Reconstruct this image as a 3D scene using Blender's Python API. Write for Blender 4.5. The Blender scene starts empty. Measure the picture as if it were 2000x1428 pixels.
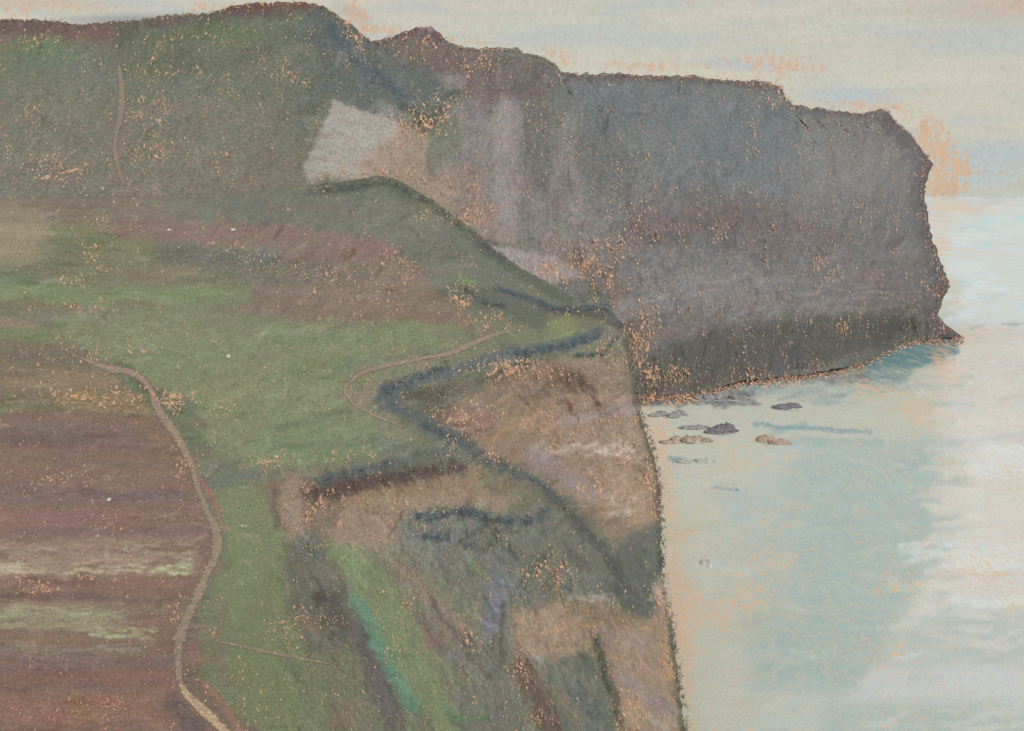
import bpy, math, random
import numpy as np
from mathutils import Vector

# ------------------------------------------------------------------ camera, sky, sun, exposure
SC = bpy.context.scene
COL = SC.collection
EYE = 80.0            # height of the eye above the sea (m)
F, CX, HY = 2000.0, 1000.0, 383.0

cam_d = bpy.data.cameras.new('camera')
cam = bpy.data.objects.new('camera', cam_d); COL.objects.link(cam)
cam.location = (0, 0, EYE)
cam.rotation_euler = (math.radians(90), 0, 0)
cam_d.sensor_width = 36; cam_d.lens = 36
cam_d.shift_y = -(714 - HY) / 2000.0
cam_d.clip_start = 0.5; cam_d.clip_end = 400000
SC.camera = cam
SC.view_settings.view_transform = 'Standard'
SC.view_settings.look = 'None'
SC.view_settings.exposure = 0.0
SC.view_settings.gamma = 1.0

SUN_EL, SUN_AZ = 38.0, 165.0      # azimuth measured clockwise from +Y: high, behind the viewer's right shoulder
sun_d = bpy.data.lights.new('sun', 'SUN'); sun_d.energy = 1.6; sun_d.angle = math.radians(16)
sun_d.color = (1.0, 0.97, 0.94)
sun = bpy.data.objects.new('sun', sun_d); COL.objects.link(sun)
a, e = math.radians(SUN_AZ), math.radians(SUN_EL)
d = Vector((math.sin(a) * math.cos(e), math.cos(a) * math.cos(e), math.sin(e)))
sun.rotation_euler = d.to_track_quat('Z', 'Y').to_euler()

def lin(c):
    out = []
    for v in c[:3]:
        v = v / 255.0
        out.append(v / 12.92 if v <= 0.04045 else ((v + 0.055) / 1.055) ** 2.4)
    return out

class NT:
    """small helper for wiring shader nodes"""
    def __init__(s, tree):
        s.t = tree; s.n = tree.nodes; s.l = tree.links
    def new(s, typ, **kw):
        n = s.n.new(typ)
        for k, v in kw.items():
            setattr(n, k, v)
        return n
    def link(s, a, b):
        s.l.new(a, b)
    def put(s, sock, v):
        if hasattr(v, 'is_output') or isinstance(v, bpy.types.NodeSocket):
            s.l.new(v, sock)
        else:
            sock.default_value = v
    def math(s, op, a, b=0.0, c=None, clamp=False):
        n = s.new('ShaderNodeMath', operation=op, use_clamp=clamp)
        s.put(n.inputs[0], a); s.put(n.inputs[1], b)
        if c is not None:
            s.put(n.inputs[2], c)
        return n.outputs[0]
    def mix(s, f, a, b, mode='MIX'):
        n = s.new('ShaderNodeMix', data_type='RGBA', blend_type=mode)
        s.put(n.inputs[0], f); s.put(n.inputs[6], a); s.put(n.inputs[7], b)
        return n.outputs[2]
    def fmix(s, f, a, b):
        n = s.new('ShaderNodeMix', data_type='FLOAT')
        s.put(n.inputs[0], f); s.put(n.inputs[2], a); s.put(n.inputs[3], b)
        return n.outputs[0]
    def step(s, v, lo, hi, o0=0.0, o1=1.0, smooth=False):
        n = s.new('ShaderNodeMapRange', clamp=True)
        if smooth: n.interpolation_type = 'SMOOTHSTEP'
        s.put(n.inputs[0], v); n.inputs[1].default_value = lo; n.inputs[2].default_value = hi
        n.inputs[3].default_value = o0; n.inputs[4].default_value = o1
        return n.outputs[0]
    def scaled(s, v, sc, off=(0, 0, 0)):
        n = s.new('ShaderNodeVectorMath', operation='MULTIPLY_ADD')
        s.put(n.inputs[0], v); n.inputs[1].default_value = sc; n.inputs[2].default_value = off
        return n.outputs[0]
    def noise(s, v, sc=1.0, det=2.0, rough=0.5, dist=0.0):
        n = s.new('ShaderNodeTexNoise')
        s.put(n.inputs['Vector'], v); n.inputs['Scale'].default_value = sc
        n.inputs['Detail'].default_value = det; n.inputs['Roughness'].default_value = rough
        n.inputs['Distortion'].default_value = dist
        return n.outputs[0]

def rgba(c): return (*lin(c), 1.0)

# world: a Nishita sky seen through a high veil of cream and grey-blue cloud
W = bpy.data.worlds.new('World'); SC.world = W; W.use_nodes = True
w = NT(W.node_tree); w.n.clear()
sky = w.new('ShaderNodeTexSky', sky_type='NISHITA')
sky.sun_disc = False; sky.sun_elevation = math.radians(SUN_EL); sky.sun_rotation = math.radians(SUN_AZ)
tc = w.new('ShaderNodeTexCoord').outputs['Generated']
sep = w.new('ShaderNodeSeparateXYZ'); w.link(tc, sep.inputs[0])
def sdir(px, py):
    x, z = (px - CX) / F, (HY - py) / F
    n = math.sqrt(1 + x * x + z * z); return x / n, z / n
wisps = w.noise(w.scaled(tc, (3.0, 3.0, 22.0)), 1.0, 5, 0.6, 0.4)
wisp2 = w.noise(w.scaled(tc, (6.0, 6.0, 60.0), (3, 1, 7)), 1.0, 6, 0.65, 0.2)
grain = w.noise(w.scaled(tc, (330, 330, 260)), 1.0, 3, 0.7)
fleck = w.noise(w.scaled(tc, (170, 170, 110)), 1.0, 5, 0.75)
cl = w.mix(w.step(wisps, 0.36, 0.60), rgba((210, 200, 182)), rgba((192, 196, 187)))
cl = w.mix(w.step(wisp2, 0.50, 0.72, 0, 0.7), cl, rgba((214, 207, 190)))
cl = w.mix(w.step(wisp2, 0.46, 0.26, 0, 0.7), cl, rgba((184, 194, 192)))
def spot(px, py, rx, ry, tilt=0.0):
    x0, z0 = sdir(px, py)
    dx = w.math('SUBTRACT', sep.outputs[0], x0)
    dz = w.math('SUBTRACT', sep.outputs[2], z0)
    dz = w.math('ADD', dz, w.math('MULTIPLY', dx, tilt))
    dx = w.math('MULTIPLY', dx, F / rx); dz = w.math('MULTIPLY', dz, F / ry)
    r = w.math('SQRT', w.math('ADD', w.math('MULTIPLY', dx, dx), w.math('MULTIPLY', dz, dz)))
    return w.step(r, 1.0, 0.0, smooth=True)
for (px, py, rx, ry, t, c, f) in [
        (1960, 300, 230, 40, 0, (180, 194, 198), 0.75), (1900, 345, 160, 34, 0, (182, 199, 201), 0.7), (1950, 384, 260, 22, 0, (197, 200, 190), .8),
        (1680, 190, 120, 26, 0.1, (182, 194, 198), 0.9), (1450, 128, 120, 18, 0.1, (182, 192, 196), 0.8),
        (1880, 235, 110, 14, 0, (184, 194, 196), 0.7), (1250, 75, 300, 40, 0.1, (190, 196, 188), 0.6),
        (250, 38, 190, 16, -0.1, (150, 152, 148), 0.8), (80, 5, 220, 18, 0, (206, 184, 158), 0.8),
        (690, 25, 60, 26, 0.4, (178, 178, 176), 0.8), (1880, 200, 260, 60, 0, (212, 202, 184), 0.5),
        (1960, 10, 200, 50, 0, (198, 180, 168), 0.6)]:
    cl = w.mix(w.math('MULTIPLY', spot(px, py, rx, ry, t), f), cl, rgba(c))
# warm bare patches in the veil
bare = w.step(fleck, 0.70, 0.80, 0, 0.08)
bare = w.math('MAXIMUM', 0.0, bare)
msum = 0.0
for (px, py, rx, ry, t, f) in [
        (1530, 128, 110, 34, 0.1, 1.0), (1420, 120, 100, 20, 0, .6), (1815, 285, 48, 110, 0, 1.15), (1850, 330, 70, 80, 0, .9), (1690, 205, 130, 22, 0.1, .8),
        (1250, 128, 200, 18, 0.06, .8), (700, 30, 50, 50, .5, 1.0), (760, 60, 90, 20, 0, .8), (930, 82, 110, 16, 0.1, .7),
        (1085, 105, 60, 30, .6, .8), (400, 14, 120, 14, -.1, .8), (60, 20, 160, 20, 0, .6), (1960, 20, 90, 40, 0, .6), (1830, 370, 60, 40, 0, 1.), (1940, 340, 120, 40, 0, .45)]:
    msum = w.math('ADD', msum, w.math('MULTIPLY', spot(px, py, rx, ry, t), f))
hot = w.step(w.math('ADD', w.math('MULTIPLY', w.math('MINIMUM', msum, 1.0), 0.185), fleck), 0.60, 0.69)
cl = w.mix(w.math('MAXIMUM', w.math('MULTIPLY', hot, 0.85), bare), cl, rgba((214, 176, 143)))
cl = w.mix(1.0, cl, w.mix(grain, (0.80, 0.81, 0.82, 1), (1.20, 1.19, 1.18, 1)), 'MULTIPLY')
bg_cloud = w.new('ShaderNodeBackground'); w.link(cl, bg_cloud.inputs[0]); bg_cloud.inputs[1].default_value = 1.0
bg_sky = w.new('ShaderNodeBackground'); w.link(sky.outputs[0], bg_sky.inputs[0]); bg_sky.inputs[1].default_value = 0.08
mx = w.new('ShaderNodeMixShader'); mx.inputs[0].default_value = 0.94
w.link(bg_sky.outputs[0], mx.inputs[1]); w.link(bg_cloud.outputs[0], mx.inputs[2])
wo = w.new('ShaderNodeOutputWorld'); w.link(mx.outputs[0], wo.inputs[0])

# ------------------------------------------------------------------ helpers
rng = np.random.default_rng(7)
random.seed(7)

def vnoise(x, y, seed=0):
    xi = np.floor(x).astype(np.int64); yi = np.floor(y).astype(np.int64)
    xf = x - xi; yf = y - yi
    xf = xf * xf * (3 - 2 * xf); yf = yf * yf * (3 - 2 * yf)
    def h(a, b):
        n = (a * 374761393 + b * 668265263 + seed * 974634777) & 0xffffffff
        n = ((n ^ (n >> 13)) * 1274126177) & 0xffffffff
        return ((n ^ (n >> 16)) & 0xffff) / 65535.0
    return ((h(xi, yi) * (1 - xf) + h(xi + 1, yi) * xf) * (1 - yf)
            + (h(xi, yi + 1) * (1 - xf) + h(xi + 1, yi + 1) * xf) * yf) * 2 - 1

def fbm(x, y, oct=4, seed=0, gain=.5):
    s = 0; a = 1; t = 0
    for i in range(oct):
        s = s + a * vnoise(x * 2 ** i, y * 2 ** i, seed + i * 17); t += a; a *= gain
    return s / t

def world(px, py, D):
    return np.stack([(px - CX) / F * D, D, EYE + (HY - py) / F * D], -1)

class TPS:
    """thin plate spline through sounding points: (bearing, drop) -> range"""
    def __init__(s, pts):
        p = np.array(pts, float); s.p = p[:, :2] / 1000; v = np.log(p[:, 2]); n = len(p)
        K = s.k(s.p, s.p) + np.eye(n) * 1e-4
        P = np.c_[np.ones(n), s.p]
        A = np.block([[K, P], [P.T, np.zeros((3, 3))]])
        s.c = np.linalg.solve(A, np.r_[v, 0, 0, 0])
    def k(s, a, b):
        r2 = ((a[:, None, :] - b[None]) ** 2).sum(-1) + 1e-9
        return 0.5 * r2 * np.log(r2)
    def __call__(s, x, y):
        sh = np.shape(x); q = np.c_[np.ravel(x), np.ravel(y)] / 1000; out = np.empty(len(q))
        for i in range(0, len(q), 20000):
            b = q[i:i + 20000]
            out[i:i + 20000] = s.k(b, s.p) @ s.c[:-3] + s.c[-3] + b @ s.c[-2:]
        return np.exp(out).reshape(sh)

# land cover map: what grows or lies where (colour with some shade and reflection painted in, and how much pale chalk/flint shows through)
class Cover:
    X0, Y0, S = -560, -60, 2.0
    def __init__(s, base):
        s.h, s.w = int(1800 / s.S), int(3100 / s.S)
        s.a = np.empty((s.h, s.w, 4)); s.a[..., :3] = base; s.a[..., 3] = 0
        yy, xx = np.mgrid[0:s.h, 0:s.w]
        s.xx = xx * s.S + s.X0; s.yy = yy * s.S + s.Y0
        s.wx = s.xx + 7 * fbm(s.xx / 40, s.yy / 40, 3, 5) + 3 * fbm(s.xx / 6, s.yy / 9, 2, 9)
        s.wy = s.yy + 5 * fbm(s.xx / 40, s.yy / 40, 3, 25) + 3 * fbm(s.xx / 6, s.yy / 9, 2, 29)
        s.gr = fbm(s.xx / 5, s.yy / 6, 3, 77)
    def sl(s, x0, y0, x1, y1):
        i0 = max(0, int((y0 - s.Y0) / s.S)); i1 = min(s.h, int((y1 - s.Y0) / s.S) + 2)
        j0 = max(0, int((x0 - s.X0) / s.S)); j1 = min(s.w, int((x1 - s.X0) / s.S) + 2)
        return (slice(i0, max(i0, i1)), slice(j0, max(j0, j1)))
    def blend(s, q, m, c, op, ch=None):
        m = np.clip(m, 0, 1) * op
        m = np.clip(m * (1 + 0.55 * s.gr[q] * (1 - m)), 0, 1)[..., None]
        if c is not None:
            s.a[q][..., :3] = s.a[q][..., :3] * (1 - m) + np.array(c, float) * m
    def line(s, pts, wd, c, op=1.0, soft=0.5):
        p = np.array(pts, float); r = wd * (1 + soft)
        q = s.sl(p[:, 0].min() - r - 12, p[:, 1].min() - r - 12, p[:, 0].max() + r + 12, p[:, 1].max() + r + 12)
        x, y = s.wx[q], s.wy[q]
        if x.size == 0: return
        d = np.full(x.shape, 1e9)
        for (ax, ay), (bx, by) in zip(p[:-1], p[1:]):
            ex, ey = bx - ax, by - ay; L = ex * ex + ey * ey + 1e-6
            t = np.clip(((x - ax) * ex + (y - ay) * ey) / L, 0, 1)
            d = np.minimum(d, np.hypot(x - ax - t * ex, y - ay - t * ey))
        h = wd / 2
        m = np.clip((h * (1 + soft) - d) / (h * 2 * soft + 1e-6), 0, 1); m = m * m * (3 - 2 * m)
        s.blend(q, m, c, op)
    def poly(s, pts, c, op=1.0, soft=14):
        p = np.array(pts, float)
        q = s.sl(p[:, 0].min() - soft - 12, p[:, 1].min() - soft - 12, p[:, 0].max() + soft + 12, p[:, 1].max() + soft + 12)
        x, y = s.wx[q], s.wy[q]; d = np.full(x.shape, 1e9); ins = np.zeros(x.shape, bool)
        for (ax, ay), (bx, by) in zip(p, np.roll(p, -1, 0)):
            ex, ey = bx - ax, by - ay; L = ex * ex + ey * ey + 1e-6
            t = np.clip(((x - ax) * ex + (y - ay) * ey) / L, 0, 1)
            d = np.minimum(d, np.hypot(x - ax - t * ex, y - ay - t * ey))
            cr = (ay > y) != (by > y)
            ins ^= cr & (x < ex * (y - ay) / (ey if abs(ey) > 1e-9 else 1e-9) + ax)
        sd = np.where(ins, d, -d)
        m = np.clip(0.5 + sd / (2 * soft), 0, 1); m = m * m * (3 - 2 * m)
        s.blend(q, m, c, op)
    def blob(s, x0, y0, rx, ry, c, op=1.0):
        q = s.sl(x0 - rx - 10, y0 - ry - 10, x0 + rx + 10, y0 + ry + 10)
        r = np.hypot((s.wx[q] - x0) / rx, (s.wy[q] - y0) / ry)
        m = np.clip(1 - r, 0, 1) * 1.6
        s.blend(q, m, c, op)
    def hatch(s, box, n, ang, ln, wd, c, op=.5, jit=6, spread=12):
        x0, y0, x1, y1 = box
        for _ in range(n):
            x = rng.uniform(x0, x1); y = rng.uniform(y0, y1); t = math.radians(ang + rng.normal() * spread)
            l = ln * rng.uniform(.5, 1.3) / 2; cc = np.array(c) + rng.normal() * jit
            s.line([(x - l * math.cos(t), y + l * math.sin(t)), (x + l * math.cos(t), y - l * math.sin(t))],
                   wd * rng.uniform(.5, 1.4), cc, op * rng.uniform(.5, 1), .8)
    def vary(s, box, n, ang, ln, wd, amp, spread=12):
        """uneven growth: lightens or darkens thin streaks of whatever is there"""
        x0, y0, x1, y1 = box
        for _ in range(n):
            x = rng.uniform(x0, x1); y = rng.uniform(y0, y1); t = math.radians(ang + rng.normal() * spread)
            i = int((y - s.Y0) / s.S); j = int((x - s.X0) / s.S)
            if not (0 <= i < s.h and 0 <= j < s.w): continue
            c = s.a[i, j, :3] + rng.normal() * amp + rng.normal(size=3) * amp * .35
            l = ln * rng.uniform(.4, 1.4) / 2
            s.line([(x - l * math.cos(t), y + l * math.sin(t)), (x + l * math.cos(t), y - l * math.sin(t))],
                   wd * rng.uniform(.5, 1.6), c, rng.uniform(.3, .8), .8)
    def bare(s, spots):
        for (x0, y0, rx, ry, v) in spots:
            q = s.sl(x0 - rx * 1.1, y0 - ry * 1.1, x0 + rx * 1.1, y0 + ry * 1.1)
            r = np.hypot((s.xx[q] - x0) / rx, (s.yy[q] - y0) / ry)
            m = np.clip(1 - r, 0, 1); m = m * m * (3 - 2 * m)
            s.a[q][..., 3] = s.a[q][..., 3] + m * v
    def bare_line(s, pts, wd, v):
        p = np.array(pts, float); q = s.sl(p[:, 0].min() - wd, p[:, 1].min() - wd, p[:, 0].max() + wd, p[:, 1].max() + wd)
        x, y = s.xx[q], s.yy[q]; d = np.full(x.shape, 1e9)
        for (ax, ay), (bx, by) in zip(p[:-1], p[1:]):
            ex, ey = bx - ax, by - ay; L = ex * ex + ey * ey + 1e-6
            t = np.clip(((x - ax) * ex + (y - ay) * ey) / L, 0, 1)
            d = np.minimum(d, np.hypot(x - ax - t * ex, y - ay - t * ey))
        s.a[q][..., 3] += np.clip(1 - d / wd, 0, 1) * v
    def sample(s, px, py):
        j = np.clip((px - s.X0) / s.S, 0, s.w - 1.001); i = np.clip((py - s.Y0) / s.S, 0, s.h - 1.001)
        i0 = i.astype(int); j0 = j.astype(int); fi = (i - i0)[..., None]; fj = (j - j0)[..., None]
        return ((s.a[i0, j0] * (1 - fj) + s.a[i0, j0 + 1] * fj) * (1 - fi)
                + (s.a[i0 + 1, j0] * (1 - fj) + s.a[i0 + 1, j0 + 1] * fj) * fi)

def lin_arr(c, dry=.28):
    g = c.mean(-1, keepdims=True); c = c + (g - c) * .10 + 2
    ex = np.maximum(c[..., 1] - c[..., 0] - 3, 0); c[..., 1] -= dry * ex; c[..., 0] += .57 * dry * ex
    c = np.clip(c / 255.0, 0, 1)
    return np.where(c <= 0.04045, c / 12.92, ((c + 0.055) / 1.055) ** 2.4)

def mesh_obj(name, V, Q, mat, col=None, bare=None, parent=None, smooth=True, edge=None):
    me = bpy.data.meshes.new(name)
    V = np.asarray(V, np.float32); Q = np.asarray(Q, np.int32)
    k = Q.shape[1]
    me.vertices.add(len(V)); me.vertices.foreach_set('co', V.ravel())
    me.loops.add(Q.size); me.loops.foreach_set('vertex_index', Q.ravel())
    me.polygons.add(len(Q)); me.polygons.foreach_set('loop_start', np.arange(0, Q.size, k, dtype=np.int32))
    me.polygons.foreach_set('loop_total', np.full(len(Q), k, np.int32))
    me.update(calc_edges=True)
    if smooth is not False: me.polygons.foreach_set('use_smooth', np.ones(len(Q), bool) if smooth is True else smooth)
    if edge is not None:
        at = me.attributes.new('edge', 'FLOAT', 'POINT'); at.data.foreach_set('value', np.asarray(edge, np.float32))
    if col is not None:
        at = me.attributes.new('cover', 'FLOAT_COLOR', 'POINT')
        at.data.foreach_set('color', np.c_[col, np.ones(len(col))].astype(np.float32).ravel())
    if bare is not None:
        at = me.attributes.new('bare', 'FLOAT', 'POINT'); at.data.foreach_set('value', np.asarray(bare, np.float32))
    me.materials.append(mat); me.validate()
    o = bpy.data.objects.new(name, me); COL.objects.link(o); o.parent = parent
    return o

def tag(o, label=None, cat=None, group=None, kind=None):
    if label: o['label'] = label
    if cat: o['category'] = cat
    if group: o['group'] = group
    if kind: o['kind'] = kind
    return o

# ground material: cover colour from the surface, chalk and flint flecks, fine grain
def ground_mat(name, zones, stretch_z, speck=(208, 166, 132), thr=0.632, width=0.04, grain=0.2, rough=.95, spec=.05, soft=.80, mott=None, bump=.07, big=.07, bw=.098):
    """zones: [(y_limit, feature size in m, squeeze along y)]: patches are larger where the ground is farther out"""
    m = bpy.data.materials.new(name); m.use_nodes = True; g = NT(m.node_tree); g.n.clear()
    P = g.new('ShaderNodeTexCoord').outputs['Object']
    sp = g.new('ShaderNodeSeparateXYZ'); g.link(P, sp.inputs[0])
    att = g.new('ShaderNodeAttribute', attribute_name='cover'); ab = g.new('ShaderNodeAttribute', attribute_name='bare')
    jig = g.noise(P, 0.05, 3, .6)
    yy = sp.outputs[1]
    jsc = g.math('MULTIPLY', g.math('SUBTRACT', jig, .5), .5)
    yy = g.math('ADD', yy, g.math('MULTIPLY', yy, jsc))
    def layered(scale, det, rgh, dist, seed):
        val = None
        for i, (lim, size, sy) in enumerate(zones):
            k = scale / size
            v = g.noise(g.scaled(P, (k, k * sy, k * stretch_z), (seed, seed * 2.3, seed * .7)), 1.0, det, rgh, dist)
            val = v if val is None else g.fmix(g.step(yy, zones[i - 1][0] * .985, zones[i - 1][0] * 1.015), val, v)
        return val
    fl = layered(1.5, 5, .68, .15, 3)
    cl = layered(.16, 2, .5, 0, 11)
    fine = layered(4.2, 3, .75, 0, 23)
    score = g.math('ADD', fl, g.math('MULTIPLY', g.math('SUBTRACT', cl, .5), .26))
    score = g.math('ADD', score, g.math('MULTIPLY', g.math('MINIMUM', ab.outputs['Fac'], 1.2), bw))
    tiny = layered(3.4, 3, .7, 0, 71)
    tiny = g.math('ADD', tiny, g.math('MULTIPLY', g.math('MINIMUM', g.math('ADD', ab.outputs['Fac'], .1), .8), .05))
    mask = g.math('MAXIMUM', g.step(score, thr + big, thr + big + width), g.step(tiny, thr + .055, thr + .10, 0, .8))
    mask = g.math('MULTIPLY', mask, soft)
    col = att.outputs['Color']
    if mott:
        c2, lo, hi, amt = mott
        mt = layered(.8, 5, .7, .1, 41)
        col = g.mix(g.step(mt, lo, hi, 0, amt), col, (*[v * k for v, k in zip(lin(c2), ALB)], 1))
    gr = g.step(fine, .3, .7, 1 - grain, 1 + grain)
    gc = g.new('ShaderNodeCombineColor'); [g.link(gr, gc.inputs[i]) for i in range(3)]
    col = g.mix(1.0, col, gc.outputs[0], 'MULTIPLY')
    hue = layered(2.2, 3, .7, 0, 91)
    col = g.mix(1.0, col, g.mix(g.step(hue, .35, .65), (.955, 1.015, 1.02, 1), (1.05, .985, .975, 1)), 'MULTIPLY')
    dkn = layered(2.6, 2, .6, 0, 57)
    col = g.mix(g.step(dkn, .36, .31, 0, .55 if not mott else .25), col, g.mix(1.0, col, (.50, .56, .56, 1), 'MULTIPLY'))
    col = g.mix(mask, col, (*[v * k for v, k in zip(lin(speck), ALB)], 1))
    b = g.new('ShaderNodeBsdfPrincipled'); g.link(col, b.inputs['Base Color'])
    b.inputs['Roughness'].default_value = rough; b.inputs['Specular IOR Level'].default_value = spec
    if bump:
        bp = g.new('ShaderNodeBump'); bp.inputs['Strength'].default_value = bump; bp.inputs['Distance'].default_value = .3
        g.link(fine, bp.inputs['Height']); g.link(bp.outputs[0], b.inputs['Normal'])
    o = g.new('ShaderNodeOutputMaterial'); g.link(b.outputs[0], o.inputs[0])
    return m
ALB = np.array([1.30, 1.29, 1.41])      # colour seen under this veil of light -> colour of the thing itself

def curve(pts, t):
    p = np.array(pts, float)
    return np.interp(t, p[:, 0], p[:, 1])

# ------------------------------------------------------------------ sea
SEA = Cover((184, 192, 178))
S = SEA
S.poly([(1200, 700), (1430, 700), (1480, 1000), (1440, 1300), (1480, 1700), (1200, 1700)], (192, 193, 172), .6, 60)
S.line([(1250, 800), (1300, 960), (1320, 1150), (1345, 1440)], 34, (206, 180, 148), .8, .8)
S.poly([(1560, 880), (1850, 850), (1850, 1140), (1760, 1200), (1700, 1330), (1500, 1320), (1480, 1080)], (163, 181, 171), .95, 45)
S.poly([(1400, 940), (1560, 960), (1540, 1150), (1430, 1140)], (172, 187, 178), .8, 40)
S.poly([(1450, 1180), (1700, 1180), (1720, 1340), (1480, 1360)], (160, 178, 168), .8, 30)
S.poly([(1290, 770), (1850, 700), (1850, 850), (1500, 870), (1330, 880)], (188, 192, 173), .8, 20)
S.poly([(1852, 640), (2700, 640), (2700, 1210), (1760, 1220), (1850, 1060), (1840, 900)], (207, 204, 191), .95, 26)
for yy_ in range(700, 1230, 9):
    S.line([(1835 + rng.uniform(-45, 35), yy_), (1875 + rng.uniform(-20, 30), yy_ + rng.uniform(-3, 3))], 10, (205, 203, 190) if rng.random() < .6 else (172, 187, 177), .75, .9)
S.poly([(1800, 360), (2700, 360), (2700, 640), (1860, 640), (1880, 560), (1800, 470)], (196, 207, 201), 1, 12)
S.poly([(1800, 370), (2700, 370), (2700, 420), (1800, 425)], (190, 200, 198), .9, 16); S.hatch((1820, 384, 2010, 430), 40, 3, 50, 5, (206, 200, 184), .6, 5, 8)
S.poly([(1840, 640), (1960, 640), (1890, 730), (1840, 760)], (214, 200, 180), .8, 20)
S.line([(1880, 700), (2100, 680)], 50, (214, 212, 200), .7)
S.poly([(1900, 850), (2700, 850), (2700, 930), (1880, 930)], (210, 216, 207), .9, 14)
S.line([(1860, 860), (2000, 860)], 20, (186, 190, 188), .5); S.line([(1950, 855), (2200, 860)], 14, (180, 184, 186), .6)
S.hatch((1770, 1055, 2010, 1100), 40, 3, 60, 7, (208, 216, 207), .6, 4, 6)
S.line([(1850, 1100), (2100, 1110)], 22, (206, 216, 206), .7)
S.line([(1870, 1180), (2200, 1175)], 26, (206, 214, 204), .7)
S.poly([(1830, 1190), (2700, 1180), (2700, 1310), (1730, 1300)], (174, 186, 176), .9, 16)
S.hatch((1740, 1190, 2010, 1320), 60, 3, 50, 9, (200, 202, 192), .7, 4, 8)
S.poly([(1700, 1300), (2700, 1300), (2700, 1370), (1640, 1375)], (192, 197, 190), .9, 14)
S.poly([(1620, 1375), (2700, 1365), (2700, 1700), (1500, 1700)], (168, 182, 170), .85, 24)
S.hatch((1700, 1375, 2010, 1428), 30, 3, 60, 8, (190, 196, 184), .6, 4, 8)
# dark reflection of the headland, painted into the water colour
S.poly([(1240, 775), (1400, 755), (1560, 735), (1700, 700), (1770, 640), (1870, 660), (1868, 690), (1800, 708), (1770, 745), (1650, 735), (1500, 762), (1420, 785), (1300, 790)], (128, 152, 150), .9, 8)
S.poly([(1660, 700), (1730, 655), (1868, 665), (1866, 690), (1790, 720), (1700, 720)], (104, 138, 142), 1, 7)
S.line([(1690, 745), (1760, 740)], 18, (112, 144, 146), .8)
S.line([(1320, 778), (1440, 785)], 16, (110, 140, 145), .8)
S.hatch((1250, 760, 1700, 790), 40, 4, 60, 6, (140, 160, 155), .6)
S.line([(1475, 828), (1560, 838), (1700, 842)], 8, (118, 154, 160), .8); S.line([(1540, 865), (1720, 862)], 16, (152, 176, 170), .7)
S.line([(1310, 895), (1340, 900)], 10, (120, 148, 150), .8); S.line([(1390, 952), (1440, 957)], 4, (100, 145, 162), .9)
S.hatch((1500, 870, 1850, 1350), 120, 5, 50, 10, (170, 186, 177), .5, 5, 10)
S.hatch((1300, 880, 1560, 1420), 140, 5, 45, 12, (190, 190, 168), .5, 6, 20)
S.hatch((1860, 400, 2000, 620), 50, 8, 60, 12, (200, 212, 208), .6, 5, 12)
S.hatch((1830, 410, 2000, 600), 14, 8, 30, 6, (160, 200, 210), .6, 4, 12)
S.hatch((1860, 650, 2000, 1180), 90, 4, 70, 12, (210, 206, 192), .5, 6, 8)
S.line([(1840, 386), (1870, 387)], 3, (160, 164, 160), .6); S.line([(1925, 386), (1985, 386)], 3, (158, 165, 162), .6)
S.line([(1955, 633), (2060, 635)], 4, (165, 170, 172), .9); S.line([(1900, 640), (1925, 633)], 6, (150, 165, 165), .7)
S.vary((1250, 390, 2100, 1500), 700, 4, 46, 8, 4)
S.hatch((1240, 765, 1460, 790), 90, 5, 50, 6, (112, 116, 116), .7, 8, 12); S.hatch((1540, 728, 1690, 750), 40, 5, 40, 5, (128, 132, 126), .6, 8, 14); S.hatch((1440, 745, 1800, 770), 40, 5, 50, 4, (150, 170, 160), .6, 8, 10)  # more of the headland's reflection, hatched dark into the water
S.a[..., 3] = .20
S.bare([(1830, 480, 50, 130, 1.1), (1870, 560, 40, 60, .9), (1880, 410, 110, 50, .9), (1840, 700, 60, 60, .9), (1800, 800, 100, 100, .7), (1690, 760, 80, 40, .9),
        (1290, 880, 50, 200, 1.0), (1330, 1200, 60, 260, .9), (1400, 1180, 180, 100, .7), (1480, 1100, 100, 80, .6), (1740, 1140, 110, 60, 1.0),
        (1900, 1120, 150, 60, .7), (1840, 960, 60, 120, .6), (1700, 1290, 110, 60, .7), (1480, 900, 160, 80, .5), (1980, 1190, 80, 40, .9),
        (1560, 990, 60, 40, .7), (1980, 940, 90, 60, .6), (1350, 780, 90, 20, .9), (1520, 750, 120, 16, .9), (1700, 830, 90, 30, .5)])
pyrow = np.r_[383.0 + np.geomspace(1.2, 60, 70), np.linspace(446, 1640, 420)]
pxcol = np.r_[-60000, -8000, -900, np.linspace(1150, 2300, 400), 4000, 12000, 60000]
PX, PY = np.meshgrid(pxcol, pyrow)
D = EYE * F / (PY - HY)
V = world(PX, PY, D)
V = np.concatenate([V, np.stack([V[-1, :, 0] * 1.0, np.full(V.shape[1], -4000.0), np.zeros(V.shape[1])], -1)[None]], 0)
V[..., 2] = 0
nr, nc = V.shape[:2]
def quads(nr, nc):
    i = np.arange(nr * nc).reshape(nr, nc)
    return np.stack([i[:-1, :-1], i[1:, :-1], i[1:, 1:], i[:-1, 1:]], -1).reshape(-1, 4)
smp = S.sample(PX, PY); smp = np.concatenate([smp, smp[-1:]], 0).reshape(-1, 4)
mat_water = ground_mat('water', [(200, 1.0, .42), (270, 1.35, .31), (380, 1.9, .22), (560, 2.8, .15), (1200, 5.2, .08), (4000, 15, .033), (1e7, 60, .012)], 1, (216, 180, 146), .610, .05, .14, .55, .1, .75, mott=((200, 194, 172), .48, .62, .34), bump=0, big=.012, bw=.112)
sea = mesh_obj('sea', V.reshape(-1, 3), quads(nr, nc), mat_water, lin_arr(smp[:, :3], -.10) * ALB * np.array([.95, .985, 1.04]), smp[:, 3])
tag(sea, kind='structure')

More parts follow.
